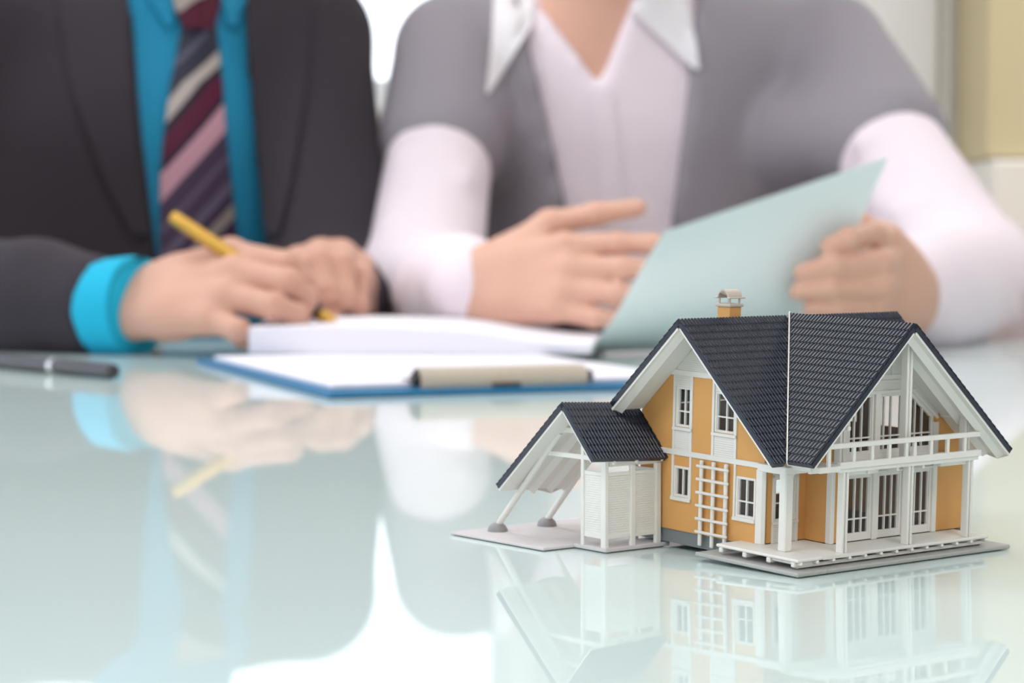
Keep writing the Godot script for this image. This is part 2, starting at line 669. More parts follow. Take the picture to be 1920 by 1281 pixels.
func model_house(O: Vector3, th: float, tau: float) -> void:
	var base := Basis(Vector3(cos(th), 0, -sin(th)), Vector3.UP, Vector3(sin(th), 0, cos(th)))
	var root := thing("model_house", "orange and white miniature house with dark tiled gable roofs standing on the glass table", "model house", Transform3D(base, O))
	var X := Transform3D(Basis(Vector3.RIGHT, tau), Vector3.ZERO)     # the main block sits a little crooked
	var W: Material = M.white
	# base plate, deck and its joists
	var mb := MB.new()
	hb(mb, 0, 39.7, -0.4, 11, 0, 1.15, 0.3)
	hb(mb, 0, 16, 10.9, 86.4, 0, 1.15, 0.3)
	part("base_plate", mb, M.grey, root, X)
	mb = MB.new()
	hb(mb, 2.2, 33.6, 1.7, 11.4, 3.35, 4.2, 0.25)
	hb(mb, 2.2, 25.2, 11.3, 27.7, 3.35, 4.2, 0.0)
	hb(mb, 2.2, 15.6, 27.6, 79.2, 3.35, 4.2, 0.25)
	var deck := part("deck", mb, W, root, X)
	for i in 13:
		one("joist", W, deck, 1.95, 13.0, 2.6 + i * 6.25, 3.7 + i * 6.25, 2.45, 3.4, 0.3)
	for i in 4:
		one("joist", W, deck, 3.4 + i * 9.2, 5.0 + i * 9.2, 1.75, 9.0, 1.9, 3.4, 0.3)
	one("deck_beam", W, deck, 3.6, 4.6, 3.0, 78.5, 1.6, 2.6, 0.15)
	for i in 5:
		one("deck_foot", M.dome, deck, 4.5, 6.5, 5 + i * 17.5, 8.5 + i * 17.5, 1.1, 2.0, 0.3)
	# foundation
	mb = MB.new()
	hb(mb, 25.5, 76, 11.6, 13.0, -0.5, 3.7, 0.1)
	hb(mb, 74.6, 76, 13, 84, -0.5, 3.7, 0.1)
	hb(mb, 15.5, 76, 82.6, 84, -0.5, 3.7, 0.1)
	hb(mb, 15.6, 16.8, 27.6, 82.6, -0.5, 4.3, 0.1)
	hb(mb, 15.6, 26, 27.9, 29.0, -0.5, 4.3, 0.1)
	hb(mb, 25.3, 26.5, 12, 28, -0.5, 4.3, 0.1)
	part("foundation", mb, M.foundation, root, X)
	mb = MB.new()
	hb(mb, 25.2, 26, 11.5, 28, 4.2, 4.5, 0)
	hb(mb, 15.2, 26, 27.7, 28.4, 4.2, 4.5, 0)
	hb(mb, 15.2, 16, 27.7, 82, 4.1, 4.5, 0)
	part("floor_joint", mb, M.black, root, X)
	# ---- gabled front wall (plane v = 11.2)
	var g1 := PackedVector2Array([Vector2(25, 3.5), Vector2(76, 3.5), Vector2(76, 36.8), Vector2(48, 62.8), Vector2(25, 41.4)])
	mb = MB.new()
	var win1 := Rect2(54.95, 33.4, 6.3, 11.6)
	var win2 := Rect2(36.9, 33.4, 8.2, 11.6)
	var win3 := Rect2(54.9, 13.2, 6.6, 8.9)
	var win4 := Rect2(28.2, 10.6, 7.7, 11.5)
	wall_cells(mb, "v", 11.2, 1.3, g1, [win1, win2, win3, win4])
	part("front_wall", mb, M.orange, root, X)
	var trim := MB.new()
	hb(trim, 25, 76, 10.75, 11.3, 25.2, 26.75, 0.1)
	for poly in Geometry2D.intersect_polygons(g1, PackedVector2Array([Vector2(20, 48.2), Vector2(80, 48.2), Vector2(80, 49.75), Vector2(20, 49.75)])):
		slab2(trim, "v", 10.85, 0.4, poly)
	for st in [[54.15, 62.2], [36.0, 46.0]]:
		for e in [[st[0], st[0] + 0.85], [st[1] - 0.85, st[1]]]:
			for poly in Geometry2D.intersect_polygons(g1, PackedVector2Array([Vector2(e[0], 26.7), Vector2(e[1], 26.7), Vector2(e[1], 48.3), Vector2(e[0], 48.3)])):
				slab2(trim, "v", 10.8, 0.45, poly)
		hb(trim, st[0], st[1], 10.45, 11.3, 32.4, 33.3, 0.12)
	for e in [[61.5, 62.3, 12.2], [54.1, 54.9, 12.2], [35.95, 36.75, 9.7]]:
		hb(trim, e[0], e[1], 10.8, 11.3, e[2], 25.3, 0.1)
	hb(trim, 54.1, 62.35, 10.5, 11.3, 12.1, 13.2, 0.12)
	hb(trim, 28.0, 36.75, 10.5, 11.3, 9.6, 10.7, 0.12)
	part("wall_trim", trim, W, root, X)
	var sd := MB.new()
	siding(sd, "v", 11.2, Geometry2D.intersect_polygons(g1, PackedVector2Array([Vector2(20, 49.75), Vector2(80, 49.75), Vector2(80, 70), Vector2(20, 70)]))[0])
	for st in [[55.0, 61.35], [36.85, 45.15]]:
		siding(sd, "v", 11.2, PackedVector2Array([Vector2(st[0], 26.7), Vector2(st[1], 26.7), Vector2(st[1], 32.5), Vector2(st[0], 32.5)]))
		siding(sd, "v", 11.2, Geometry2D.intersect_polygons(g1, PackedVector2Array([Vector2(st[0], 45.0), Vector2(st[1], 45.0), Vector2(st[1], 48.25), Vector2(st[0], 48.25)]))[0])
	stuff("siding", sd, W, root, X)
	window(root, X, "v", 11.0, 54.95, 61.25, 33.4, 45.0, [57.75], [37.9])
	window(root, X, "v", 11.0, 36.9, 45.1, 33.4, 45.0, [40.6], [37.9])
	window(root, X, "v", 11.0, 54.9, 61.5, 13.2, 22.1, [57.9], [])
	window(root, X, "v", 11.0, 28.2, 35.9, 10.6, 22.1, [31.9], [15.2])
	one("corner_post", W, root, 24.5, 28.2, 10.65, 12.3, 3.7, 25.3, 0.7, X)
	# ---- recessed side wall (plane u = 25), facing the deck
	mb = MB.new()
	wall_cells(mb, "u", 25, 1.2, PackedVector2Array([Vector2(11.4, 4.45), Vector2(27.8, 4.45), Vector2(27.8, 42), Vector2(11.4, 42)]), [Rect2(15.2, 10.2, 8.6, 12.4)])
	part("side_wall", mb, M.orange, root, X)
	trim = MB.new()
	for e in [[14.4, 15.2], [23.8, 24.6]]:
		hb(trim, 24.6, 25.1, e[0], e[1], 4.2, 25, 0.1)
	hb(trim, 24.4, 25.1, 14.4, 24.6, 9.4, 10.3, 0.12)
	hb(trim, 24.6, 25.1, 14.4, 24.6, 22.4, 23.4, 0.1)
	part("wall_trim", trim, W, root, X)
	sd = MB.new()
	siding(sd, "u", 25, PackedVector2Array([Vector2(15.2, 4.3), Vector2(23.8, 4.3), Vector2(23.8, 9.5), Vector2(15.2, 9.5)]))
	siding(sd, "u", 25, PackedVector2Array([Vector2(15.2, 23.3), Vector2(23.8, 23.3), Vector2(23.8, 25), Vector2(15.2, 25)]))
	stuff("siding", sd, W, root, X)
	window(root, X, "u", 24.8, 15.2, 20.0, 10.2, 22.6, [], [15.3])
	window(root, X, "u", 24.8, 20.0, 23.8, 10.2, 22.6, [], [15.3])
	# ---- wing wall (plane v = 27.5)
	mb = MB.new()
	slab2(mb, "v", 27.5, 1.2, PackedVector2Array([Vector2(15, 4.45), Vector2(25.2, 4.45), Vector2(25.2, 49), Vector2(15, 49)]))
	part("wing_wall", mb, M.orange, root, X)
	one("corner_post", W, root, 14.4, 16.9, 27.0, 28.6, 4.2, 25.3, 0.4, X)
	# ---- balcony front (plane u = 15)
	var g2 := PackedVector2Array([Vector2(27.6, 4.45), Vector2(82, 4.45), Vector2(82, 28.8), Vector2(42.5, 63.4), Vector2(27.6, 49.4)])
	var doors := [[33.2, 43.6], [45.6, 55.8], [57.9, 68.5]]
	mb = MB.new()
	var holes := []
	for d in doors:
		holes.append(Rect2(d[0], 4.4, d[1] - d[0], 18.9))
	holes.append(Rect2(33.2, 28.4, 10.3, 17.2))
	holes.append(Rect2(45.6, 28.4, 10.2, 17.2))
	holes.append(Rect2(57.9, 28.4, 2.0, 15.6))
	for i in 6:                                              # stepped opening behind the slanted window
		holes.append(Rect2(59.9 + i * 1.4, 28.4, 1.4, 15.0 - i * 1.16))
	wall_cells(mb, "u", 15, 1.3, g2, holes)
	part("balcony_wall", mb, M.orange, root, X)
	trim = MB.new()
	for e in [[31.2, 33.2], [43.6, 45.6], [55.8, 57.9], [68.5, 70.4]]:
		hb(trim, 14.3, 15.1, e[0], e[1], 4.3, 25.3, 0.15)
		hb(trim, 14.3, 15.1, e[0], e[1], 26.8, minf(45.9, 60.5 - absf(e[1] - 42.5) * 0.87), 0.15)
	hb(trim, 14.4, 15.1, 33.2, 68.5, 22.9, 23.6, 0.1)
	hb(trim, 14.4, 15.1, 31.2, 60.4, 45.2, 46.2, 0.1)
	hb(trim, 14.45, 15.1, 31.2, 70.4, 26.9, 28.6, 0.1)
	for y in [48.5, 50.0]:
		for poly in Geometry2D.intersect_polygons(g2, PackedVector2Array([Vector2(28, y), Vector2(70, y), Vector2(70, y + 0.5), Vector2(28, y + 0.5)])):
			slab2(trim, "u", 14.55, 0.5, poly)
	for poly in Geometry2D.intersect_polygons(g2, PackedVector2Array([Vector2(28, 48.4), Vector2(70, 48.4), Vector2(70, 50.2), Vector2(28, 50.2)])):
		slab2(trim, "u", 14.8, 0.25, poly)
	for e in [[49.9, 50.6], [41.5, 42.3]]:
		hb(trim, 14.5, 15.1, e[0], e[1], 50.2, 55.0, 0.1)
	part("wall_trim", trim, W, root, X)
	sd = MB.new()
	siding(sd, "u", 14.95, PackedVector2Array([Vector2(31.2, 23.6), Vector2(70.4, 23.6), Vector2(70.4, 26.9), Vector2(31.2, 26.9)]))
	siding(sd, "u", 14.95, Geometry2D.intersect_polygons(g2, PackedVector2Array([Vector2(28.5, 46.2), Vector2(70.4, 46.2), Vector2(70.4, 48.5), Vector2(28.5, 48.5)]))[0])
	siding(sd, "u", 14.95, Geometry2D.intersect_polygons(g2, PackedVector2Array([Vector2(28.5, 50.5), Vector2(70.4, 50.5), Vector2(70.4, 64), Vector2(28.5, 64)]))[0])
	# boarding above the slanted window follows the roof
	siding(sd, "u", 14.95, PackedVector2Array([Vector2(58.9, 46.2), Vector2(69.5, 37.9), Vector2(70.4, 37.9), Vector2(70.4, 38.9), Vector2(62.0, 46.3)]))
	stuff("siding", sd, W, root, X)
	for d in doors:
		var w3: float = (d[1] - d[0] - 2.0) / 3.0
		window(root, X, "u", 14.75, d[0], d[1], 4.5, 23.0, [d[0] + 1.0 + w3, d[0] + 1.0 + 2 * w3], [10.6], "patio_door", 1.0, 2.2)
	window(root, X, "u", 14.75, 33.2, 43.5, 28.4, 45.3, [36.0, 38.9], [33.2], "balcony_window", 0.9, 1.1)
	window(root, X, "u", 14.75, 45.6, 55.8, 28.4, 45.3, [48.0, 50.8], [33.2], "balcony_window", 0.9, 1.1)
	# slanted window to the right of the middle post
	mb = MB.new()
	hb(mb, 14.85, 15.75, 57.9, 59.2, 28.4, 45.4, 0.12)
	hb(mb, 14.85, 15.75, 67.4, 68.5, 28.4, 38.0, 0.12)
	hb(mb, 14.85, 15.75, 59.0, 67.5, 28.4, 29.5, 0.12)
	mb.bar(H(15.3, 58.2, 45.3), H(15.3, 68.4, 37.6), 1.4 * MM, 0.9 * MM, H(0, 0.6, 0.8) / MM, 0.12 * MM)
	mb.bar(H(14.6, 58.0, 46.3), H(14.6, 70.0, 37.3), 0.8 * MM, 0.7 * MM, H(0, 0.6, 0.8) / MM, 0.1 * MM)
	var sw := part("balcony_window", mb, W, root, X)
	for c in [[60.9, 43.0], [63.9, 40.6]]:
		one("glazing_bar", W, sw, 15.1, 15.8, c[0] - 0.27, c[0] + 0.27, 29.0, c[1], 0.06)
	one("glazing_bar", W, sw, 15.05, 15.7, 59.0, 67.6, 33.0, 33.44, 0.06)
	mb = MB.new()
	slab2(mb, "u", 15.6, 0.05, PackedVector2Array([Vector2(59.1, 29.3), Vector2(67.5, 29.3), Vector2(67.5, 38.0), Vector2(59.1, 44.3)]))
	part("pane", mb, M.pane, sw)
	# ---- rear walls and floors
	mb = MB.new()
	wall_cells(mb, "v", 83.0, 1.2, PackedVector2Array([Vector2(16, 3.5), Vector2(76, 3.5), Vector2(76, 37.5), Vector2(48, 62.8), Vector2(25, 42), Vector2(16, 28)]), [Rect2(40, 31, 9, 12), Rect2(58, 31, 7, 10)])
	slab2(mb, "v", 80.8, 1.2, PackedVector2Array([Vector2(15.2, 4.1), Vector2(26, 4.1), Vector2(26, 29), Vector2(15.2, 29)]))
	wall_cells(mb, "u", 74.8, 1.2, PackedVector2Array([Vector2(12, 3.5), Vector2(84, 3.5), Vector2(84, 38), Vector2(12, 38)]), [Rect2(30, 8, 10, 14), Rect2(60, 8, 10, 14)])
	part("rear_wall", mb, M.orange, root, X)
	mb = MB.new()
	hb(mb, 26, 75, 12.4, 83, 25.0, 26.4, 0)
	hb(mb, 16.2, 26.2, 28.6, 81, 25.0, 26.4, 0)
	hb(mb, 26, 75, 12.6, 83, 3.0, 3.9, 0)
	hb(mb, 16.2, 26.2, 28.6, 81, 3.0, 3.9, 0)
	part("floor", mb, M.inside, root, X)
	# ---- column, beams and balcony
	one("column", W, root, 12.7, 15.4, 7.2, 10.3, 4.2, 25.6, 0.35, X)
	mb = MB.new()
	hb(mb, 12.9, 25.0, 8.4, 10.9, 24.9, 27.0, 0.15)
	hb(mb, 13.2, 15.2, 9.0, 28, 25.2, 27.0, 0.15)
	hb(mb, 12.8, 15.4, 7.2, 10.2, 25.0, 27.4, 0.3)
	hb(mb, 3.2, 14.0, 17.2, 18.4, 26.3, 28.3, 0.1)
	hb(mb, 5.5, 6.5, 9.0, 18, 26.2, 27.6, 0.1)
	part("roof_beam", mb, W, root, X)
	mb = MB.new()
	hb(mb, 2.9, 15.0, 17.6, 74.5, 26.2, 27.3, 0.1)
	var bal := part("balcony", mb, W, root, X)
	one("balcony_beam", W, bal, 2.3, 3.7, 17.2, 74.9, 27.3, 29.1, 0.15)
	one("handrail", W, bal, 2.3, 3.7, 11.5, 74.3, 32.9, 34.3, 0.15)
	for v in [13.2, 22.8, 30.0, 36.9, 43.8, 47.2, 54.0, 60.9, 68.2]:
		one("baluster", W, bal, 2.55, 3.45, v - 0.55, v + 0.55, 29.0 if v > 17 else 28.0, 33.0, 0.1)
	one("balcony_beam", W, bal, 2.4, 15, 9.5, 17.4, 26.6, 28.2, 0.15)
	for v in [29.5, 41.0, 51.5]:
		one("floor_joist", W, bal, 3.6, 14, v, v + 1.0, 25.1, 26.3, 0.1)
	for v in [22.0, 60.0]:
		one("floor_joist", W, bal, 4.4, 6.2, v, v + 12, 25.0, 26.3, 0.1)
	for v in [19.6, 45.6, 70.7]:
		mb = MB.new()
		hb(mb, 3.3, 5.6, v, v + 0.85, 4.2, 27.4, 0.15)
		hb(mb, 3.3, 5.6, v + 1.35, v + 2.2, 4.2, 27.4, 0.15)
		hb(mb, 3.9, 5.2, v + 0.8, v + 1.4, 4.2, 27.0, 0.0)
		part("porch_post", mb, W, root, X)
		var tp := 60.5 if v > 40 and v < 50 else 40.0
		mb = MB.new()
		hb(mb, 5.0, 7.3, v, v + 0.9, 27.3, tp, 0.15)
		hb(mb, 5.0, 7.3, v + 1.4, v + 2.3, 27.3, tp, 0.15)
		hb(mb, 5.6, 6.8, v + 0.8, v + 1.5, 27.3, tp - 0.5, 0.0)
		part("balcony_post", mb, W, root, X)
		if tp > 50:
			one("cross_beam", W, root, 3.9, 15, v + 0.2, v + 1.8, 60.2, 61.8, 0.3, X)
		else:
			one("cross_beam", W, root, 2.6, 15, v + 0.5, v + 1.7, 37.4, 38.8, 0.3, X)
	# ---- trellis leaning on the front wall
	for k in 6:
		var y := 4.6 + 3.75 * k
		one("trellis_rung", W, root, 37.3, 50.5, 9.2, 9.85, y - 0.4, y + 0.4, 0.2, X)
	for t in [49.0, 44.1, 39.0]:
		one("trellis_upright", W, root, t - 0.65, t + 0.65, 9.75, 10.6, 0.6, 25.0, 0.25, X)
	# ---- main roofs
	var sl := 0.93
	var ca := 1.0 / sqrt(1.0 + sl * sl)
	var sa := sl * ca
	var R1 := func(t: float, s: float, h: float) -> Vector3: return H(48 - t - h * sa, s, 65.2 - sl * t + h * ca)
	var L1 := func(t: float, s: float, h: float) -> Vector3: return H(48 + t + h * sa, s, 65.2 - sl * t + h * ca)
	var N2 := func(t: float, s: float, h: float) -> Vector3: return H(s, 42.2 - t - h * sa, 65.9 - sl * t + h * ca)
	var F2 := func(t: float, s: float, h: float) -> Vector3: return H(s, 42.2 + t + h * 0.657, 65.9 - 0.872 * t + h * 0.754)
	roof(root, X, R1, 38.9, func(_t): return -1.0, func(t): return 42.0 - t, 1.94, 1.22)
	roof(root, X, R1, 30.0, func(t): return 43.0 + t, func(_t): return 88.5, 1.94, 1.22)
	roof(root, X, L1, 28.0, func(_t): return -1.0, func(_t): return 88.5, 1.94, 1.22)
	roof(root, X, N2, 39.0, func(_t): return -0.4, func(t): return 47.8 - t, 1.94, 1.3)
	roof(root, X, F2, 42.6, func(_t): return -0.4, func(t): return 47.8 - t * 0.98, 1.94, 1.3)
	soffit(root, X, L1, 1.5, 28.6, -0.8, 11.0, [2.2], 1.3, 1.9)
	soffit(root, X, R1, 1.5, 38.0, -0.8, 1.0, [])
	soffit(root, X, N2, 1.5, 38.6, -0.2, 8.5, [3.0], 1.3, 1.5)
	soffit(root, X, F2, 1.5, 42.9, -0.2, 14.8, [3.2, 8.6], 1.5, 1.5)
	mb = MB.new()
	mb.bar(R1.call(-0.2, 42.1, 0.9), R1.call(39.0, 2.9, 0.9), 0.34 * MM, 1.2 * MM, Vector3(1, 0, 1))
	part("valley_strip", mb, W, root, X)
	# ---- chimney
	mb = MB.new()
	hb(mb, 50.5, 55.6, 21.0, 25.6, 56, 68.1, 0.15)
	var ch := part("chimney", mb, M.orange, root, X)
	one("chimney_slab", M.cap, ch, 50.0, 56.1, 20.5, 26.1, 68.0, 68.9, 0.2)
	for u in [50.7, 54.9]:
		for v in [21.1, 24.9]:
			one("cap_leg", M.cap, ch, u, u + 0.5, v, v + 0.5, 68.8, 70.7, 0.05)
	mb = MB.new()
	var outer := []
	for k in 13:
		var an := PI * k / 12.0
		outer.append([Vector2(cos(an), sin(an)) * 2.3, Vector2(cos(an), sin(an)) * 1.85])
	var arch := PackedVector3Array()
	for q in outer:
		arch.append(H(53.05 + q[0].x, 20.6, 70.7 + q[0].y))
	for k in range(12, -1, -1):
		arch.append(H(53.05 + outer[k][1].x, 20.6, 70.7 + outer[k][1].y))
	mb.prism(arch, H(0, 5.4, 0))
	hb(mb, 49.7, 51.0, 20.2, 26.4, 70.4, 70.8, 0.1)
	hb(mb, 55.1, 56.4, 20.2, 26.4, 70.4, 70.8, 0.1)
	part("chimney_hood", mb, M.cap, ch)
	# ---- carport and shed, on a plate of their own (level)
	mb = MB.new()
	hb(mb, 79.6, 124, -22, 27.5, 0.0, 0.75, 0.15)
	hb(mb, 65.5, 80.2, -10.6, 14, 0.0, 1.2, 0.25)
	var plate := part("carport_plate", mb, M.paving, root)
	var pv := MB.new()
	var row := 0
	var u := 80.0
	while u < 123.4:
		var v := -21.7 - (0.52 if row % 2 else 0.0)
		while v < 27.2:
			hb(pv, u, u + 0.93, maxf(v, -21.7), minf(v + 0.96, 27.2), 0.7, 0.86, 0.06)
			v += 1.04
		u += 1.04
		row += 1
	stuff("paving_stones", pv, M.paving, plate)
	for v in [-10.5, 8.6]:
		mb = MB.new()
		mb.lathe(H(115.5, v, 0.8), [Vector2(3.05, 0) * MM, Vector2(2.95, 0.8) * MM, Vector2(2.5, 1.7) * MM, Vector2(1.7, 2.4) * MM, Vector2(0.8, 2.75) * MM, Vector2(0.001, 2.85) * MM], 28)
		part("post_footing", mb, M.dome, root)
		mb = MB.new()
		mb.tube(PackedVector3Array([H(114.9, v, 3.2), H(93, v, 25.7), H(86, v, 32.9)]), PackedFloat32Array([0.95 * MM, 1.0 * MM, 1.0 * MM]), 14)
		part("leaning_post", mb, W, root)
	# shed frame
	for p in [[75.4, 76.7, -10.6, -9.4, 30.5], [65.8, 67.9, -10.6, -9.2, 26.0], [65.7, 66.9, -0.9, 0.9, 24.6], [65.6, 67.0, 8.7, 10.6, 24.6], [75.4, 76.7, 8.7, 10.6, 30.0]]:
		one("shed_post", W, root, p[0], p[1], p[2], p[3], 1.1, p[4], 0.18)
	mb = MB.new()
	hb(mb, 66, 92.6, -10.5, -9.5, 25.7, 27.1, 0.15)
	hb(mb, 71.5, 85.2, -10.4, -9.6, 33.0, 34.5, 0.15)
	hb(mb, 66, 92.6, 8.9, 9.9, 25.7, 27.1, 0.15)
	hb(mb, 65.8, 67.0, -8.9, 10.4, 24.3, 25.7, 0.15)
	for v in [-8.3, 0.0, 9.6]:
		mb.bar(H(64.3, v, 25.2), H(70, v, 31.0), 1.3 * MM, 1.2 * MM, Vector3.RIGHT, 0.3 * MM)
	part("shed_beam", mb, W, root)
	for pn in [["v", -10.2, 67.9, 75.4, 3.65, 22.7], ["u", 66.2, -9.2, -0.9, 3.65, 22.6], ["u", 66.2, 0.9, 8.7, 3.65, 22.6], ["v", 9.2, 67.0, 75.4, 3.65, 22.7]]:
		sd = MB.new()
		siding(sd, pn[0], pn[1] + 0.2, PackedVector2Array([Vector2(pn[2], 5.0), Vector2(pn[3], 5.0), Vector2(pn[3], 21.6), Vector2(pn[2], 21.6)]), 0.66, -0.13)
		var pl := part("shed_panel", sd, W, root)
		mb = MB.new()
		for e in [[pn[4], 5.0], [21.55, pn[5]]]:
			if pn[0] == "v":
				hb(mb, pn[2], pn[3], pn[1] - 0.1, pn[1] + 0.7, e[0], e[1], 0.12)
			else:
				hb(mb, pn[1] - 0.1, pn[1] + 0.7, pn[2], pn[3], e[0], e[1], 0.12)
		part("rail", mb, W, pl)
	# shed roof, a little tipped along its ridge
	var SN := func(t: float, s: float, h: float) -> Vector3: return H(77.5 - t - h * 0.735, s, 42.3 - 0.05 * (s + 17) - 1.085 * t + h * 0.678)
	var SF := func(t: float, s: float, h: float) -> Vector3: return H(77.5 + t + h * 0.655, s, 42.3 - 0.05 * (s + 17) - 0.866 * t + h * 0.756)
	roof(root, Transform3D.IDENTITY, SN, 13.9, func(_t): return -16.9, func(_t): return 11.0, 1.75, 1.22)
	roof(root, Transform3D.IDENTITY, SF, 30.4, func(_t): return -16.9, func(_t): return 11.0, 1.95, 1.22)
	soffit(root, Transform3D.IDENTITY, SF, 1.4, 30.6, -16.6, 10.8, [-4.2, 2.4, 8.6], 1.5, 1.5)
	soffit(root, Transform3D.IDENTITY, SN, 1.4, 13.7, -16.6, 10.8, [])

# ---------------------------------------------------------------- draped strips (lapels, collars, tie, plackets)
# left and right edges are lists of (x, y); the strip lies on the front of a field, a little proud of it
func drape(fds: Variant, left: Array, right: Array, out: float, thick: float, shift: Vector3, across := 8, along := 24, bulge := 0.0) -> MB:
	var mb := MB.new()
	var pick := func(e: Array, t: float) -> Vector2:
		var f := t * (e.size() - 1)
		var i := mini(int(f), e.size() - 2)
		return (e[i] as Vector2).lerp(e[i + 1], f - i)
	var outer := []
	var inner := []
	for r in along + 1:
		var t := 1.0 - float(r) / along
		var a: Vector2 = pick.call(left, t)
		var b: Vector2 = pick.call(right, t)
		var ro := PackedVector3Array()
		var ri := PackedVector3Array()
		for k in across + 1:
			var q := a.lerp(b, float(k) / across)
			var z := -99.0
			for fd in (fds if fds is Array else [fds]):
				z = maxf(z, fd.front(q.x, q.y))
			var e := bulge * sin(PI * k / across)
			ro.append(Vector3(q.x, q.y, z + out + thick + e) + shift)
			ri.append(Vector3(q.x, q.y, z + out) + shift)
		outer.append(ro)
		inner.append(ri)
	mb.patch(outer)
	var back := inner.duplicate()
	back.reverse()
	mb.patch(back)
	for r in along:
		mb.quad(outer[r][across], inner[r][across], inner[r + 1][across], outer[r + 1][across])
		mb.quad(outer[r][0], outer[r + 1][0], inner[r + 1][0], inner[r][0])
	for k in across:
		mb.quad(inner[0][k], inner[0][k + 1], outer[0][k + 1], outer[0][k])
		mb.quad(inner[along][k + 1], inner[along][k], outer[along][k], outer[along][k + 1])
	return mb

# a hand: each finger a chain of joints from its knuckle; the palm is a fan of bones from the wrist
func hand(mb: MB, wrist: Vector3, fore: Vector3, fingers: Array, thumb: Array, shift: Vector3, r := 0.0085, wr := 0.026) -> void:
	var lo := wrist.min(fore)
	var hi := wrist.max(fore)
	for ch in fingers + [thumb]:
		for p in ch:
			lo = lo.min(p)
			hi = hi.max(p)
	var fd := Field.new(lo - Vector3.ONE * 0.04, hi + Vector3.ONE * 0.04, 0.003)
	var side: Vector3 = (fingers[3][0] - fingers[0][0]).normalized()
	var dirv: Vector3 = ((fingers[1][0] + fingers[2][0]) * 0.5 - wrist).normalized()
	var nrm := side.cross(dirv).normalized()
	fd.cap(fore, wrist, wr * 1.08, wr, 0.02, nrm, 1.2)
	for k in 4:
		var root := wrist + side * (k - 1.5) * 0.009
		fd.cap(root, fingers[k][0], wr * 0.62, r * 1.42, 0.010)
	fd.cap(wrist.lerp(fingers[0][0], 0.45), wrist.lerp(fingers[3][0], 0.5), 0.0155, 0.0145, 0.02)
	fd.cap(wrist.lerp(thumb[0], 0.4), thumb[1], wr * 0.66, r * 1.35, 0.02)
	for k in 4:
		var s: float = [1.0, 1.04, 0.98, 0.86][k]
		var ch: Array = fingers[k]
		for j in ch.size() - 1:
			var r0: float = r * s * [1.24, 1.06, 0.95, 0.85][j]
			var r1: float = r * s * [1.08, 0.96, 0.8, 0.78][j]
			fd.cap(ch[j], ch[j + 1], r0, r1, 0.0025 if j else 0.005)
			fd.ball(ch[j], Vector3.ONE * r0 * 1.06, 0.003)
	for j in thumb.size() - 1:
		fd.cap(thumb[j], thumb[j + 1], r * [1.45, 1.25, 1.12][j], r * [1.25, 1.14, 0.92][j], 0.006)
	fd.net(mb, shift)

func head(mb: MB, c: Vector3, face: Vector3, shift: Vector3) -> void:
	var fd := Field.new(c - Vector3(0.12, 0.16, 0.14), c + Vector3(0.12, 0.16, 0.14), 0.005)
	var rt := Vector3.UP.cross(face).normalized()
	fd.ball(c + Vector3(0, 0.03, 0), Vector3(0.076, 0.092, 0.094), 0.03)
	fd.cap(c + face * 0.045 + Vector3(0, -0.02, 0), c + face * 0.062 + Vector3(0, -0.085, 0), 0.052, 0.026, 0.04)
	fd.cap(c + face * 0.094 + Vector3(0, 0.012, 0), c + face * 0.112 + Vector3(0, -0.03, 0), 0.008, 0.013, 0.014)
	fd.cap(c + face * 0.086 + Vector3(0, -0.062, 0) - rt * 0.02, c + face * 0.086 + Vector3(0, -0.062, 0) + rt * 0.02, 0.007, 0.007, 0.008)
	fd.cap(c + face * 0.085 + Vector3(0, 0.032, 0) - rt * 0.04, c + face * 0.085 + Vector3(0, 0.032, 0) + rt * 0.04, 0.01, 0.01, 0.02)
	for s in [-1.0, 1.0]:
		fd.cap(c + rt * s * 0.08 + Vector3(0, 0.02, -0.005), c + rt * s * 0.076 + Vector3(0, -0.02, 0.005), 0.013, 0.009, 0.006)
	fd.net(mb, shift)

func face_parts(parent: Node, c: Vector3, face: Vector3, shift: Vector3, hair_mat: Material, long_hair: bool) -> void:
	var rt := Vector3.UP.cross(face).normalized()
	for s in [-1.0, 1.0]:
		var e := MB.new()
		e.lathe(c + face * 0.083 + rt * s * 0.032 + Vector3(0, 0.004, 0) + shift, [Vector2(0.0001, -0.0105), Vector2(0.0075, -0.0075), Vector2(0.0105, 0), Vector2(0.0075, 0.0075), Vector2(0.0001, 0.0105)], 14)
		part("eye", e, M.eye, parent)
	var fd := Field.new(c - Vector3(0.14, 0.22, 0.16), c + Vector3(0.14, 0.16, 0.16), 0.007)
	fd.ball(c + Vector3(0, 0.05, 0) - face * 0.018, Vector3(0.086, 0.09, 0.098), 0.02)
	fd.cap(c - face * 0.05 + Vector3(0, 0.03, 0), c - face * 0.06 + Vector3(0, -0.15 if long_hair else -0.05, 0), 0.072, 0.05, 0.03)
	var h := MB.new()
	fd.net(h, shift)
	part("hair", h, hair_mat, parent)

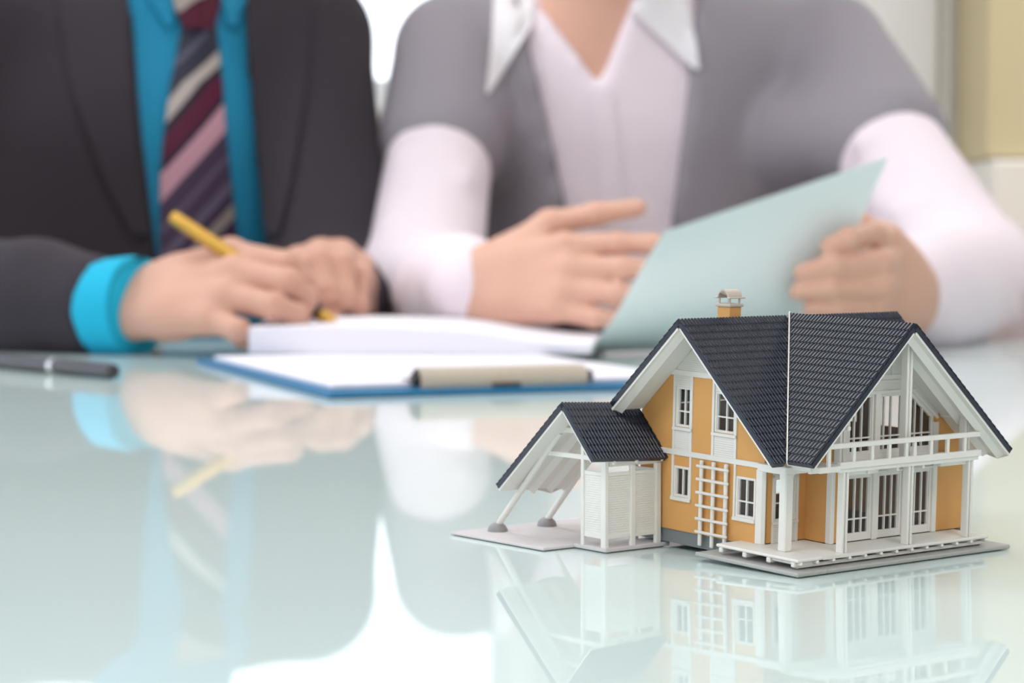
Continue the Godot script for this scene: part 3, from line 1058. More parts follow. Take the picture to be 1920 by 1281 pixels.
# ---------------------------------------------------------------- the man
func man() -> void:
	var R := Vector3(-0.36, 0, -2.24)
	var S := Vector3(0, TOP, 0) - R
	var p := thing("person", "person in a charcoal suit, turquoise shirt and striped tie, writing with a gold pen", "person", Transform3D(Basis.IDENTITY, R))
	var f := Vector3(0.38, 0, 0.92).normalized()
	var hips := Vector3(-0.36, -0.22, -2.26)
	var chest := Vector3(-0.36, 0.17, -2.24)
	var lsh := Vector3(-0.212, 0.290, -2.30)
	var lel := Vector3(-0.168, 0.02, -2.10)
	var lwr := Vector3(-0.1404, 0.0350, -1.8200)
	var rsh := Vector3(-0.545, 0.296, -2.17)
	var rel := Vector3(-0.62, 0.043, -1.86)
	var rmid := Vector3(-0.3604, 0.0382, -1.6800)
	var rwr := Vector3(-0.2746, 0.0350, -1.6320)
	var rcuff := Vector3(-0.3046, 0.0338, -1.6450)
	# body: torso, arms, neck, legs and head in one surface, the hands on finer grids
	var b := MB.new()
	var fd := Field.new(Vector3(-0.75, -0.76, -2.48), Vector3(-0.02, 0.46, -1.55), 0.012)
	fd.cap(hips, chest, 0.135, 0.14, 0.05, f, 1.55)
	fd.cap(lsh, rsh, 0.045, 0.045, 0.06)
	fd.cap(lsh, lel, 0.045, 0.036, 0.03)
	fd.cap(lel, lwr, 0.036, 0.026, 0.02)
	fd.cap(rsh, rel, 0.045, 0.036, 0.03)
	fd.cap(rel, rwr, 0.036, 0.02, 0.01)
	fd.cap(Vector3(-0.355, 0.25, -2.24), Vector3(-0.345, 0.42, -2.21), 0.058, 0.052, 0.03)
	for s in [-1.0, 1.0]:
		var hip := hips + Vector3(0.09 * s, -0.03, 0.03)
		var knee := hip + Vector3(0.05 * s, 0.0, 0.40)
		fd.cap(hip, knee, 0.075, 0.055, 0.03)
		fd.cap(knee, knee + Vector3(0, -0.42, -0.02), 0.052, 0.036, 0.02)
		fd.cap(knee + Vector3(0, -0.455, -0.04), knee + Vector3(0.02 * s, -0.465, 0.14), 0.033, 0.03, 0.02)
	fd.net(b, S)
	hand(b, rwr, Vector3(-0.3014, 0.0334, -1.6450), [
		[Vector3(-0.2066, 0.0732, -1.6250), Vector3(-0.1619, 0.0666, -1.6000), Vector3(-0.1514, 0.0534, -1.6030), Vector3(-0.1480, 0.0431, -1.6120)],
		[Vector3(-0.2002, 0.0605, -1.5980), Vector3(-0.1591, 0.0542, -1.5720), Vector3(-0.1490, 0.0424, -1.5850), Vector3(-0.1486, 0.0325, -1.6050)],
		[Vector3(-0.2037, 0.0441, -1.5800), Vector3(-0.1679, 0.0381, -1.5550), Vector3(-0.1525, 0.0309, -1.5650), Vector3(-0.1534, 0.0246, -1.5900)],
		[Vector3(-0.2157, 0.0283, -1.5750), Vector3(-0.1918, 0.0209, -1.5530), Vector3(-0.1850, 0.0151, -1.5650), Vector3(-0.1946, 0.0116, -1.5880)]],
		[Vector3(-0.2452, 0.0621, -1.6550), Vector3(-0.2085, 0.0672, -1.6650), Vector3(-0.1778, 0.0562, -1.6550), Vector3(-0.1537, 0.0416, -1.6350)], S, 0.0090, 0.0235)
	hand(b, lwr, Vector3(-0.1390, 0.0271, -1.8600), [
		[Vector3(-0.1700, 0.0657, -1.7650), Vector3(-0.1686, 0.0630, -1.7200), Vector3(-0.1582, 0.0448, -1.7050), Vector3(-0.1492, 0.0382, -1.7200)],
		[Vector3(-0.1526, 0.0717, -1.7600), Vector3(-0.1491, 0.0673, -1.7100), Vector3(-0.1422, 0.0451, -1.6950), Vector3(-0.1364, 0.0363, -1.7150)],
		[Vector3(-0.1360, 0.0716, -1.7650), Vector3(-0.1313, 0.0652, -1.7150), Vector3(-0.1278, 0.0408, -1.7000), Vector3(-0.1265, 0.0299, -1.7200)],
		[Vector3(-0.1231, 0.0621, -1.7750), Vector3(-0.1184, 0.0545, -1.7300), Vector3(-0.1191, 0.0321, -1.7150), Vector3(-0.1210, 0.0233, -1.7300)]],
		[Vector3(-0.1605, 0.0465, -1.8000), Vector3(-0.1706, 0.0494, -1.7700), Vector3(-0.1576, 0.0320, -1.7200), Vector3(-0.1373, 0.0224, -1.7000)], S, 0.0090, 0.0235)
	var hc := Vector3(-0.335, 0.52, -2.19)
	head(b, hc, Vector3(0.3, 0, 0.95).normalized(), S)
	part("body", b, M.skin, p)
	face_parts(p, hc, Vector3(0.3, 0, 0.95).normalized(), S, M.dark_hair, false)
	# shirt: the torso under the jacket, cuffs
	var sf := Field.new(Vector3(-0.57, -0.3, -2.46), Vector3(-0.14, 0.40, -2.02), 0.009)
	sf.cap(hips, chest, 0.16, 0.165, 0.05, f, 1.5)
	sf.cap(lsh, rsh, 0.05, 0.05, 0.06)
	sf.cap(Vector3(-0.355, 0.23, -2.24), Vector3(-0.35, 0.37, -2.21), 0.066, 0.064, 0.04)
	var m := MB.new()
	sf.net(m, S)
	part("shirt", m, M.blue_shirt, p)
	m = MB.new()
	var ax := (rwr - rmid).normalized()
	m.tube(PackedVector3Array([rcuff - ax * 0.02 + S, rcuff + ax * 0.004 + S, rwr - ax * 0.006 + S, rwr + S, rwr - ax * 0.002 + S, rcuff + S]), PackedFloat32Array([0.034, 0.0365, 0.0372, 0.0368, 0.035, 0.034]), 40, false)
	part("shirt_cuff", m, M.cyan_cuff, p)
	# jacket
	var jf := Field.new(Vector3(-0.78, -0.3, -2.48), Vector3(-0.06, 0.40, -1.58), 0.009)
	jf.cap(hips, chest, 0.175, 0.18, 0.05, f, 1.45)
	jf.cap(lsh, rsh, 0.064, 0.064, 0.06)
	jf.cap(Vector3(-0.51, 0.16, -2.19), Vector3(-0.53, -0.12, -2.12), 0.10, 0.09, 0.05)
	jf.cap(lsh, lel, 0.066, 0.058, 0.014)
	jf.cap(lel, lwr.lerp(lel, 0.25), 0.054, 0.044, 0.03)
	jf.cap(rsh, rel, 0.066, 0.058, 0.04)
	jf.cap(rel, rmid, 0.053, 0.0445, 0.02)
	jf.cap(rmid, rcuff, 0.0445, 0.0385, 0.015)
	# open front: a narrow wedge in front of the shirt
	var vl := Vector3(-0.3677, 0.3139, -2.1100)
	var vr := Vector3(-0.2652, 0.3139, -2.1100)
	var wl := Vector3(-0.3406, 0.0463, -2.1100)
	var wr2 := Vector3(-0.2379, 0.0463, -2.1100)
	jf.cut([Plane((vl - wl).cross(Vector3.BACK).normalized() * -1.0, wl) if ((vl - wl).cross(Vector3.BACK)).x > 0 else Plane((vl - wl).cross(Vector3.BACK).normalized(), wl),
		Plane((vr - wr2).cross(Vector3.BACK).normalized(), wr2) if ((vr - wr2).cross(Vector3.BACK)).x > 0 else Plane((vr - wr2).cross(Vector3.BACK).normalized() * -1.0, wr2),
		Plane(-f, chest + f * 0.02), Plane(Vector3(0, 0, 1), Vector3(0, 0, -1.95))])
	var fax := (rwr - rmid).normalized()
	jf.cut([Plane(-fax, rcuff + fax * 0.007), Plane(Vector3(0, 0, -1), Vector3(0, 0, -1.85)), Plane(Vector3(1, 0, 0), Vector3(-0.22, 0, 0))])
	m = MB.new()
	jf.net(m, S)
	part("jacket", m, M.suit, p)
	var W2 := func(px: Vector3) -> Vector2: return Vector2(px.x, px.y)
	part("lapel", drape(jf, [W2.call(Vector3(-0.4343, 0.3190, -2.1100)), W2.call(Vector3(-0.4200, 0.2335, -2.1100)), W2.call(Vector3(-0.3855, 0.1376, -2.1100)), W2.call(Vector3(-0.3606, 0.0869, -2.1100))], [W2.call(Vector3(-0.3707, 0.3190, -2.1100)), W2.call(Vector3(-0.3628, 0.2335, -2.1100)), W2.call(Vector3(-0.3540, 0.1376, -2.1100)), W2.call(Vector3(-0.3469, 0.0869, -2.1100))], 0.001, 0.006, S, 6, 24), M.suit, p)
	part("lapel", drape(jf, [W2.call(Vector3(-0.2616, 0.3190, -2.1100)), W2.call(Vector3(-0.2520, 0.2335, -2.1100)), W2.call(Vector3(-0.2425, 0.1376, -2.1100)), W2.call(Vector3(-0.2377, 0.0869, -2.1100))], [W2.call(Vector3(-0.2020, 0.3190, -2.1100)), W2.call(Vector3(-0.2014, 0.2335, -2.1100)), W2.call(Vector3(-0.2105, 0.1376, -2.1100)), W2.call(Vector3(-0.2209, 0.0869, -2.1100))], 0.001, 0.006, S, 6, 24), M.suit, p)
	# tie with its knot, collar points
	var tie := part("tie", drape(sf, [W2.call(Vector3(-0.3184, 0.2914, -2.1100)), W2.call(Vector3(-0.3279, 0.2335, -2.1100)), W2.call(Vector3(-0.3368, 0.1427, -2.1100)), W2.call(Vector3(-0.3396, 0.0463, -2.1100))], [W2.call(Vector3(-0.2891, 0.2914, -2.1100)), W2.call(Vector3(-0.2814, 0.2335, -2.1100)), W2.call(Vector3(-0.2739, 0.1427, -2.1100)), W2.call(Vector3(-0.2654, 0.0463, -2.1100))], 0.003, 0.004, S, 8, 30, 0.004), M.tie, p)
	part("knot", drape(sf, [W2.call(Vector3(-0.3307, 0.3315, -2.1100)), W2.call(Vector3(-0.3243, 0.3039, -2.1100)), W2.call(Vector3(-0.3174, 0.2863, -2.1100))], [W2.call(Vector3(-0.2837, 0.3315, -2.1100)), W2.call(Vector3(-0.2870, 0.3039, -2.1100)), W2.call(Vector3(-0.2901, 0.2863, -2.1100))], 0.004, 0.006, S, 8, 10, 0.01), M.knot, tie)
	part("collar", drape(sf, [W2.call(Vector3(-0.3583, 0.3440, -2.1100)), W2.call(Vector3(-0.3525, 0.3190, -2.1100)), W2.call(Vector3(-0.3335, 0.2888, -2.1100))], [W2.call(Vector3(-0.3240, 0.3440, -2.1100)), W2.call(Vector3(-0.3252, 0.3190, -2.1100)), W2.call(Vector3(-0.3275, 0.2878, -2.1100))], 0.004, 0.003, S, 6, 10), M.blue_shirt, p)
	part("collar", drape(sf, [W2.call(Vector3(-0.2852, 0.3440, -2.1100)), W2.call(Vector3(-0.2848, 0.3190, -2.1100)), W2.call(Vector3(-0.2789, 0.2919, -2.1100))], [W2.call(Vector3(-0.2624, 0.3440, -2.1100)), W2.call(Vector3(-0.2626, 0.3190, -2.1100)), W2.call(Vector3(-0.2709, 0.2909, -2.1100))], 0.004, 0.003, S, 6, 10), M.blue_shirt, p)
	# trousers and shoes, under the table
	var tf := Field.new(Vector3(-0.66, -0.74, -2.44), Vector3(-0.06, -0.1, -1.6), 0.013)
	for s in [-1.0, 1.0]:
		var hip := hips + Vector3(0.09 * s, -0.03, 0.03)
		var knee := hip + Vector3(0.05 * s, 0.0, 0.40)
		tf.cap(hip, knee, 0.09, 0.07, 0.03)
		tf.cap(knee, knee + Vector3(0, -0.42, -0.02), 0.07, 0.056, 0.03)
	m = MB.new()
	tf.net(m, S)
	part("trousers", m, M.suit, p)
	# gold pen held in the hand
	var top := Vector3(-0.2487, 0.1017, -1.6200)
	var tip := Vector3(-0.1239, 0.0213, -1.5950)
	var d := (tip - top).normalized()
	var L := (tip - top).length()
	var w := Vector3(0, TOP, 0)
	var mid := top + d * L * 0.5 + w
	var pen := thing("pen", "gold ballpoint pen held in the hand of the person in the suit", "pen", Transform3D(Basis.IDENTITY, mid))
	var q := func(t: float) -> Vector3: return top + d * (L * t) + w - mid
	m = MB.new()
	m.tube(PackedVector3Array([q.call(0.0), q.call(0.004), q.call(0.04), q.call(0.5), q.call(0.80)]), PackedFloat32Array([0.003, 0.0046, 0.0052, 0.0054, 0.0052]), 20)
	part("barrel", m, M.gold, pen)
	m = MB.new()
	m.tube(PackedVector3Array([q.call(0.80), q.call(0.885)]), PackedFloat32Array([0.0056, 0.0052]), 20)
	part("grip_ring", m, M.black, pen)
	m = MB.new()
	m.tube(PackedVector3Array([q.call(0.885), q.call(0.93), q.call(0.985), q.call(1.0)]), PackedFloat32Array([0.005, 0.0046, 0.002, 0.0006]), 20)
	part("tip", m, M.gold, pen)

# ---------------------------------------------------------------- the woman
func woman() -> void:
	var R := Vector3(0.13, 0, -2.38)
	var S := Vector3(0, TOP, 0) - R
	var p := thing("person", "person in a grey cardigan over a pale pink shirt, holding up a sheet of paper", "person", Transform3D(Basis.IDENTITY, R))
	var f := Vector3(0, 0, 1)
	var hips := Vector3(0.13, -0.22, -2.40)
	var chest := Vector3(0.13, 0.19, -2.36)
	var rsh := Vector3(-0.062, 0.278, -2.34)
	var rel := Vector3(-0.0844, 0.0350, -2.0600)
	var rwr := Vector3(-0.0315, 0.0437, -1.7450)
	var lsh := Vector3(0.332, 0.278, -2.34)
	var lel := Vector3(0.4134, 0.0393, -1.9900)
	var lwr := Vector3(0.3040, 0.0388, -1.7000)
	var b := MB.new()
	var fd := Field.new(Vector3(-0.2, -0.76, -2.58), Vector3(0.54, 0.48, -1.6), 0.012)
	fd.cap(hips, chest, 0.122, 0.122, 0.05, f, 1.5)
	fd.cap(lsh, rsh, 0.036, 0.036, 0.06)
	fd.cap(rsh, rel, 0.04, 0.032, 0.03)
	fd.cap(rel, rwr, 0.032, 0.024, 0.02)
	fd.cap(lsh, lel, 0.04, 0.032, 0.03)
	fd.cap(lel, lwr, 0.032, 0.024, 0.02)
	fd.cap(Vector3(0.10, 0.25, -2.34), Vector3(0.098, 0.42, -2.31), 0.062, 0.05, 0.05)
	for s in [-1.0, 1.0]:
		var hip := hips + Vector3(0.09 * s, -0.03, 0.03)
		var knee := hip + Vector3(0.02 * s, 0.0, 0.38)
		fd.cap(hip, knee, 0.07, 0.05, 0.03)
		fd.cap(knee, knee + Vector3(0, -0.42, -0.02), 0.048, 0.033, 0.02)
		fd.cap(knee + Vector3(0, -0.455, -0.04), knee + Vector3(0.02 * s, -0.465, 0.12), 0.03, 0.026, 0.02)
	fd.net(b, S)
	hand(b, rwr, Vector3(-0.0475, 0.0403, -1.7900), [
		[Vector3(0.0401, 0.0789, -1.7000), Vector3(0.0814, 0.0814, -1.6900), Vector3(0.1063, 0.0807, -1.6850), Vector3(0.1274, 0.0783, -1.6800)],
		[Vector3(0.0431, 0.0623, -1.6900), Vector3(0.0839, 0.0626, -1.6750), Vector3(0.1095, 0.0614, -1.6720), Vector3(0.1328, 0.0582, -1.6700)],
		[Vector3(0.0398, 0.0454, -1.6850), Vector3(0.0784, 0.0434, -1.6680), Vector3(0.1025, 0.0422, -1.6670), Vector3(0.1238, 0.0402, -1.6680)],
		[Vector3(0.0309, 0.0311, -1.6850), Vector3(0.0624, 0.0252, -1.6700), Vector3(0.0825, 0.0245, -1.6680), Vector3(0.0998, 0.0237, -1.6680)]],
		[Vector3(-0.0034, 0.0719, -1.7400), Vector3(0.0292, 0.0962, -1.7350), Vector3(0.0656, 0.1036, -1.7250), Vector3(0.0976, 0.1085, -1.7200)], S, 0.0079, 0.028)
	hand(b, lwr, Vector3(0.3269, 0.0372, -1.7500), [
		[Vector3(0.2785, 0.0832, -1.6720), Vector3(0.2664, 0.0889, -1.6280), Vector3(0.2426, 0.0851, -1.6000), Vector3(0.2279, 0.0797, -1.5960)],
		[Vector3(0.2823, 0.0688, -1.6650), Vector3(0.2679, 0.0680, -1.6120), Vector3(0.2301, 0.0660, -1.5920), Vector3(0.2082, 0.0606, -1.5920)],
		[Vector3(0.2816, 0.0529, -1.6600), Vector3(0.2677, 0.0509, -1.6100), Vector3(0.2286, 0.0499, -1.5920), Vector3(0.2053, 0.0468, -1.5920)],
		[Vector3(0.2781, 0.0385, -1.6600), Vector3(0.2660, 0.0359, -1.6180), Vector3(0.2350, 0.0351, -1.5980), Vector3(0.2146, 0.0344, -1.5950)]],
		[Vector3(0.2989, 0.0634, -1.7000), Vector3(0.2823, 0.0819, -1.6750), Vector3(0.2604, 0.0960, -1.6650), Vector3(0.2397, 0.0920, -1.6600)], S, 0.0082, 0.026)
	var hc := Vector3(0.10, 0.505, -2.29)
	head(b, hc, Vector3(0.1, 0, 1).normalized(), S)
	part("body", b, M.skin_light, p)
	face_parts(p, hc, Vector3(0.1, 0, 1).normalized(), S, M.brown_hair, true)
	# shirt with an open neck and long full sleeves
	var sf := Field.new(Vector3(-0.22, -0.3, -2.56), Vector3(0.56, 0.42, -1.64), 0.009)
	sf.cap(hips, chest, 0.150, 0.152, 0.05, f, 1.42)
	sf.cap(lsh, rsh, 0.042, 0.042, 0.06)
	sf.cap(Vector3(0.10, 0.25, -2.345), Vector3(0.10, 0.35, -2.32), 0.072, 0.066, 0.05)
	sf.cap(rsh, rel, 0.05, 0.056, 0.03)
	sf.cap(rel, rwr.lerp(rel, 0.22), 0.052, 0.046, 0.03)
	sf.cap(rwr.lerp(rel, 0.3), rwr.lerp(rel, 0.02), 0.037, 0.037, 0.02)
	sf.ball(rel.lerp(rwr, 0.3) + Vector3(-0.008, -0.012, 0), Vector3(0.05, 0.042, 0.05), 0.02)
	sf.cap(lsh, lel, 0.05, 0.06, 0.03)
	sf.cap(lel, lwr.lerp(lel, 0.2), 0.058, 0.05, 0.03)
	sf.cap(lwr.lerp(lel, 0.3), lwr.lerp(lel, 0.1), 0.040, 0.036, 0.02)
	sf.ball(lel + Vector3(0.005, -0.02, 0.03), Vector3(0.055, 0.055, 0.055), 0.03)
	for k in 7:                                             # folds round the sleeves
		var t := 0.46 + 0.09 * k if k < 5 else 0.15 + 0.12 * k
		var c := rsh.lerp(rel, t) if k < 5 else rel.lerp(rwr, t - 0.6)
		sf.cap(c + Vector3(-0.03, 0.012 * sin(k * 2.1), 0.045), c + Vector3(0.03, -0.016 * cos(k * 1.7), 0.043), 0.014, 0.010, 0.012)
		c = lsh.lerp(lel, t + 0.04) if k < 5 else lel.lerp(lwr, t - 0.6)
		sf.cap(c + Vector3(-0.035, 0.014 * cos(k * 2.3), 0.047), c + Vector3(0.035, -0.02 * sin(k * 1.3), 0.047), 0.014, 0.010, 0.012)
	# neck opening
	var nl := Vector3(0.0257, 0.3276, -2.2400)
	var nr := Vector3(0.1233, 0.3276, -2.2400)
	var nb := Vector3(0.0887, 0.2380, -2.2400)
	var sc := Vector3(0.10, 0.2, -2.33)
	sf.cut([Plane(-Vector3((nl - nb).y, -(nl - nb).x, 0).normalized(), nb) if Vector3((nl - nb).y, -(nl - nb).x, 0).x > 0 else Plane(Vector3((nl - nb).y, -(nl - nb).x, 0).normalized(), nb),
		Plane(Vector3((nr - nb).y, -(nr - nb).x, 0).normalized(), nb) if Vector3((nr - nb).y, -(nr - nb).x, 0).x > 0 else Plane(-Vector3((nr - nb).y, -(nr - nb).x, 0).normalized(), nb),
		Plane(Vector3(0, 0, -1), sc)])
	var m := MB.new()
	sf.net(m, S)
	part("shirt", m, M.pink_shirt, p)
	var V2 := func(px: Vector3) -> Vector2: return Vector2(px.x, px.y)
	# upper chest seen in the open neck
	# cardigan, short sleeved and open in front
	var kf := Field.new(Vector3(-0.22, -0.3, -2.58), Vector3(0.54, 0.42, -2.06), 0.009)
	kf.cap(hips, chest, 0.172, 0.174, 0.05, f, 1.4)
	kf.cap(lsh, rsh, 0.056, 0.056, 0.06)
	kf.cap(rsh, rsh.lerp(rel, 0.42), 0.062, 0.064, 0.012)
	kf.cap(lsh, lsh.lerp(lel, 0.42), 0.062, 0.065, 0.012)
	kf.cap(lsh + Vector3(-0.05, -0.10, 0), lsh.lerp(lel, 0.36) + Vector3(-0.03, -0.01, 0), 0.075, 0.052, 0.015)
	kf.cap(rsh + Vector3(0.04, -0.10, 0), rsh.lerp(rel, 0.32) + Vector3(0.02, 0, 0), 0.066, 0.045, 0.015)
	var a0 := Vector3(0.0080, 0.3223, -2.2400)
	var a1 := Vector3(0.0593, 0.0974, -2.2400)
	var b0 := Vector3(0.1888, 0.3223, -2.2400)
	var b1 := Vector3(0.1628, 0.0974, -2.2400)
	kf.cut([Plane(Vector3(-(a0 - a1).y, (a0 - a1).x, 0).normalized(), a1), Plane(Vector3((b0 - b1).y, -(b0 - b1).x, 0).normalized(), b1), Plane(Vector3(0, 0, -1), chest + Vector3(0, 0, 0.02)), Plane(Vector3(0, 0, 1), Vector3(0, 0, -2.1))])
	m = MB.new()
	kf.net(m, S)
	part("cardigan", m, M.knit, p)
	part("placket", drape(sf, [V2.call(Vector3(0.0774, 0.2342, -2.2400)), V2.call(Vector3(0.0850, 0.1619, -2.2400)), V2.call(Vector3(0.0906, 0.0920, -2.2400))], [V2.call(Vector3(0.1010, 0.2342, -2.2400)), V2.call(Vector3(0.1109, 0.1619, -2.2400)), V2.call(Vector3(0.1186, 0.0920, -2.2400))], 0.001, 0.002, S, 4, 16), M.pink_shirt, p)
	for c in [
		[[Vector3(-0.0188, 0.3383, -2.2400), Vector3(-0.0204, 0.2903, -2.2400), Vector3(-0.0258, 0.2273, -2.2400)], [Vector3(0.0214, 0.3383, -2.2400), Vector3(0.0204, 0.3010, -2.2400), Vector3(-0.0236, 0.2262, -2.2400)]],
		[[Vector3(0.1169, 0.3383, -2.2400), Vector3(0.1212, 0.3116, -2.2400), Vector3(0.1848, 0.2540, -2.2400)], [Vector3(0.1780, 0.3383, -2.2400), Vector3(0.1835, 0.3063, -2.2400), Vector3(0.1891, 0.2529, -2.2400)]]]:
		var l := []
		var r := []
		for q in c[0]:
			l.append(Vector2(q.x, q.y))
		for q in c[1]:
			r.append(Vector2(q.x, q.y))
		part("collar", drape([kf, sf], l, r, 0.004, 0.003, S, 6, 12), M.white_cloth, p)
	var tf := Field.new(Vector3(-0.08, -0.74, -2.58), Vector3(0.36, -0.1, -1.8), 0.013)
	for s in [-1.0, 1.0]:
		var hip := hips + Vector3(0.09 * s, -0.03, 0.03)
		var knee := hip + Vector3(0.02 * s, 0.0, 0.38)
		tf.cap(hip, knee, 0.085, 0.065, 0.03)
		tf.cap(knee, knee + Vector3(0, -0.42, -0.02), 0.062, 0.05, 0.03)
	m = MB.new()
	tf.net(m, S)
	part("trousers", m, M.suit, p)

# ---------------------------------------------------------------- things on the table
func sheet_of_paper() -> void:
	var bl := Vector3(0.0507, 0.0017, -1.6150)
	var tl := Vector3(0.1074, 0.0905, -1.5550)
	var tr := Vector3(0.2731, 0.1445, -1.6100)
	var br := Vector3(0.2190, 0.0037, -1.6650)
	var c := (bl + tr) * 0.5 + Vector3(0, TOP, 0)
	var top := []
	var bot := []
	for r in 25:
		var t := r / 24.0
		var row := PackedVector3Array()
		var row2 := PackedVector3Array()
		for k in 17:
			var s := k / 16.0
			var q := bl.lerp(br, s).lerp(tl.lerp(tr, s), t)
			q += Vector3(0, -0.010, 0.075) * (sin(PI * t) * pow(1.0 - t, 1.5) * (1.0 - 0.5 * s))
			row.append(q + Vector3(0, TOP, 0) - c)
			row2.append(q + Vector3(0, TOP + 0.0002, -0.0003) - c)
		top.append(row)
		bot.append(row2)
	var mb := MB.new()
	mb.patch(top)
	bot.reverse()
	mb.patch(bot)
	var o := part("sheet_of_paper", mb, M.sheet, self, Transform3D(Basis.IDENTITY, c))
	tag(o, "pale blue-green sheet of paper held up slanting by the person in grey", "paper")

func clipboard() -> void:
	var A := Vector3(-0.2161, 0.0001, -1.5120)
	var B := Vector3(-0.0996, 0.0001, -1.1980)
	A.y = 0.0
	B.y = 0.0
	var x := (B - A).normalized()                # towards the clip
	var z := Vector3(-x.z, 0, x.x)               # to the person's right side of the board
	if z.x < 0:
		z = -z
	var L := (B - A).length()
	var wd := 0.235
	var bs := Basis(x, Vector3.UP, x.cross(Vector3.UP))
	var sg := signf(bs.z.dot(z))
	var o := thing("clipboard", "blue clipboard with a brass coloured clip lying on the glass table", "clipboard", Transform3D(bs, A + Vector3(0, TOP, 0)))
	var mb := MB.new()
	mb.box(Vector3(0, 0.0003, 0), Vector3(L, 0.0035, wd * sg), 0.0008)
	part("board", mb, M.blue_board, o)
	var cl := MB.new()
	# rolled clip along the near short edge
	var z0 := 0.055 * sg
	var z1 := 0.155 * sg
	var rows := []
	for q in [[-0.040, 0.0045], [-0.034, 0.0062], [-0.022, 0.0075], [-0.012, 0.0085], [-0.008, 0.0125], [-0.002, 0.0150], [0.005, 0.0135], [0.0075, 0.009], [0.006, 0.0045]]:
		var row := PackedVector3Array()
		for k in 9:
			row.append(Vector3(L - 0.014 + q[0], q[1], lerpf(z0, z1, k / 8.0)))
		rows.append(row)
	if sg > 0:
		rows.reverse()
	cl.patch(rows)
	var under := []
	for r in rows:
		var row := PackedVector3Array()
		for v in r:
			row.append(v - Vector3(0, 0.0012, 0))
		under.append(row)
	under.reverse()
	cl.patch(under)
	var clip := part("clip", cl, M.brass, o)
	mb = MB.new()
	mb.tube(PackedVector3Array([Vector3(L - 0.012, 0.0085, z0 - 0.004 * sg), Vector3(L - 0.012, 0.0085, z1 + 0.004 * sg)]), PackedFloat32Array([0.0034, 0.0034]), 14)
	part("hinge_rod", mb, M.dark_metal, clip)
	mb = MB.new()
	mb.box(Vector3(L - 0.008, 0.0036, lerpf(z0, z1, 0.42)), Vector3(L - 0.002, 0.006, lerpf(z0, z1, 0.58)), 0.0008)
	part("clip_tongue", mb, M.dark_metal, clip)
	# sheets on the board
	var p1 := MB.new()
	p1.box(Vector3(0.02, 0.0037, 0.008 * sg), Vector3(L - 0.022, 0.0062, (wd - 0.012) * sg), 0.0004)
	var s1 := part("paper_pad", p1, M.paper, self, o.transform)
	tag(s1, "white sheets of paper clipped on the blue clipboard", "paper")
	# thicker pile laid over the far end
	var C := Vector3(-0.181, TOP + 0.0066, -1.52)
	var p2 := MB.new()
	var rowsT := []
	var hgt := 0.0175
	var outl := [Vector3(0, 0, 0), Vector3(0.235, 0, 0.005), Vector3(0.25, 0, -0.19), Vector3(-0.004, 0, -0.21)]
	for r in 9:
		var row := PackedVector3Array()
		var t := r / 8.0
		for k in 13:
			var s := k / 12.0
			var q: Vector3 = outl[0].lerp(outl[1], s).lerp((outl[3] as Vector3).lerp(outl[2], s), t)
			q.y = hgt * (1.0 - 0.75 * smoothstep(0.55, 1.0, s)) + 0.001 * sin(s * 7.0)
			row.append(q)
		rowsT.append(row)
	p2.patch(rowsT)
	for e in 4:
		var edge := PackedVector3Array()
		if e == 0:
			edge = rowsT[0].duplicate()
		elif e == 2:
			edge = rowsT[8].duplicate()
			edge.reverse()
		else:
			for r in 9:
				edge.append(rowsT[r if e == 1 else 8 - r][12 if e == 1 else 0])
		var low := PackedVector3Array()
		for v in edge:
			low.append(Vector3(v.x, 0, v.z))
		p2.patch([low, edge])
	var s2 := part("document_pile", p2, M.paper, self, Transform3D(Basis.IDENTITY, C))
	tag(s2, "thick pile of white documents on the clipboard, under the gold pen", "documents")

func table_pen() -> void:
	var a := Vector3(-0.3568, 0.0001, -1.4780)
	var b := Vector3(-0.2432, -0.0001, -1.3500)
	a.y = 0.0052
	b.y = 0.0052
	var d := b - a
	var w := Vector3(0, TOP, 0)
	var c := (a + b) * 0.5
	c.y = 0
	var pen := thing("pen", "dark grey pen with a silver ring lying on the glass at the left edge", "pen", Transform3D(Basis.IDENTITY, c + w))
	var q := func(t: float) -> Vector3: return a + d * t - c
	var m := MB.new()
	m.tube(PackedVector3Array([q.call(0.0), q.call(0.03), q.call(0.10), q.call(0.57)]), PackedFloat32Array([0.0008, 0.002, 0.0045, 0.0048]), 20)
	part("barrel", m, M.pen_grey, pen)
	m = MB.new()
	m.tube(PackedVector3Array([q.call(0.57), q.call(0.60)]), PackedFloat32Array([0.0051, 0.0051]), 20)
	part("ring", m, M.silver, pen)
	m = MB.new()
	m.tube(PackedVector3Array([q.call(0.60), q.call(0.97), q.call(1.0)]), PackedFloat32Array([0.005, 0.005, 0.0042]), 20)
	part("cap", m, M.pen_grey, pen)

func small_case() -> void:
	var a := Vector3(0.0521, 0.0153, -1.8000)
	a.y = 0.0
	var mb := MB.new()
	mb.box(Vector3(-0.022, 0.0, -0.035), Vector3(0.022, 0.021, 0.03), 0.003)
	var o := part("case", mb, M.black, self, Transform3D(Basis.IDENTITY, a + Vector3(0, TOP, 0)))
	tag(o, "small black case on the table under the hand of the person in grey", "case")

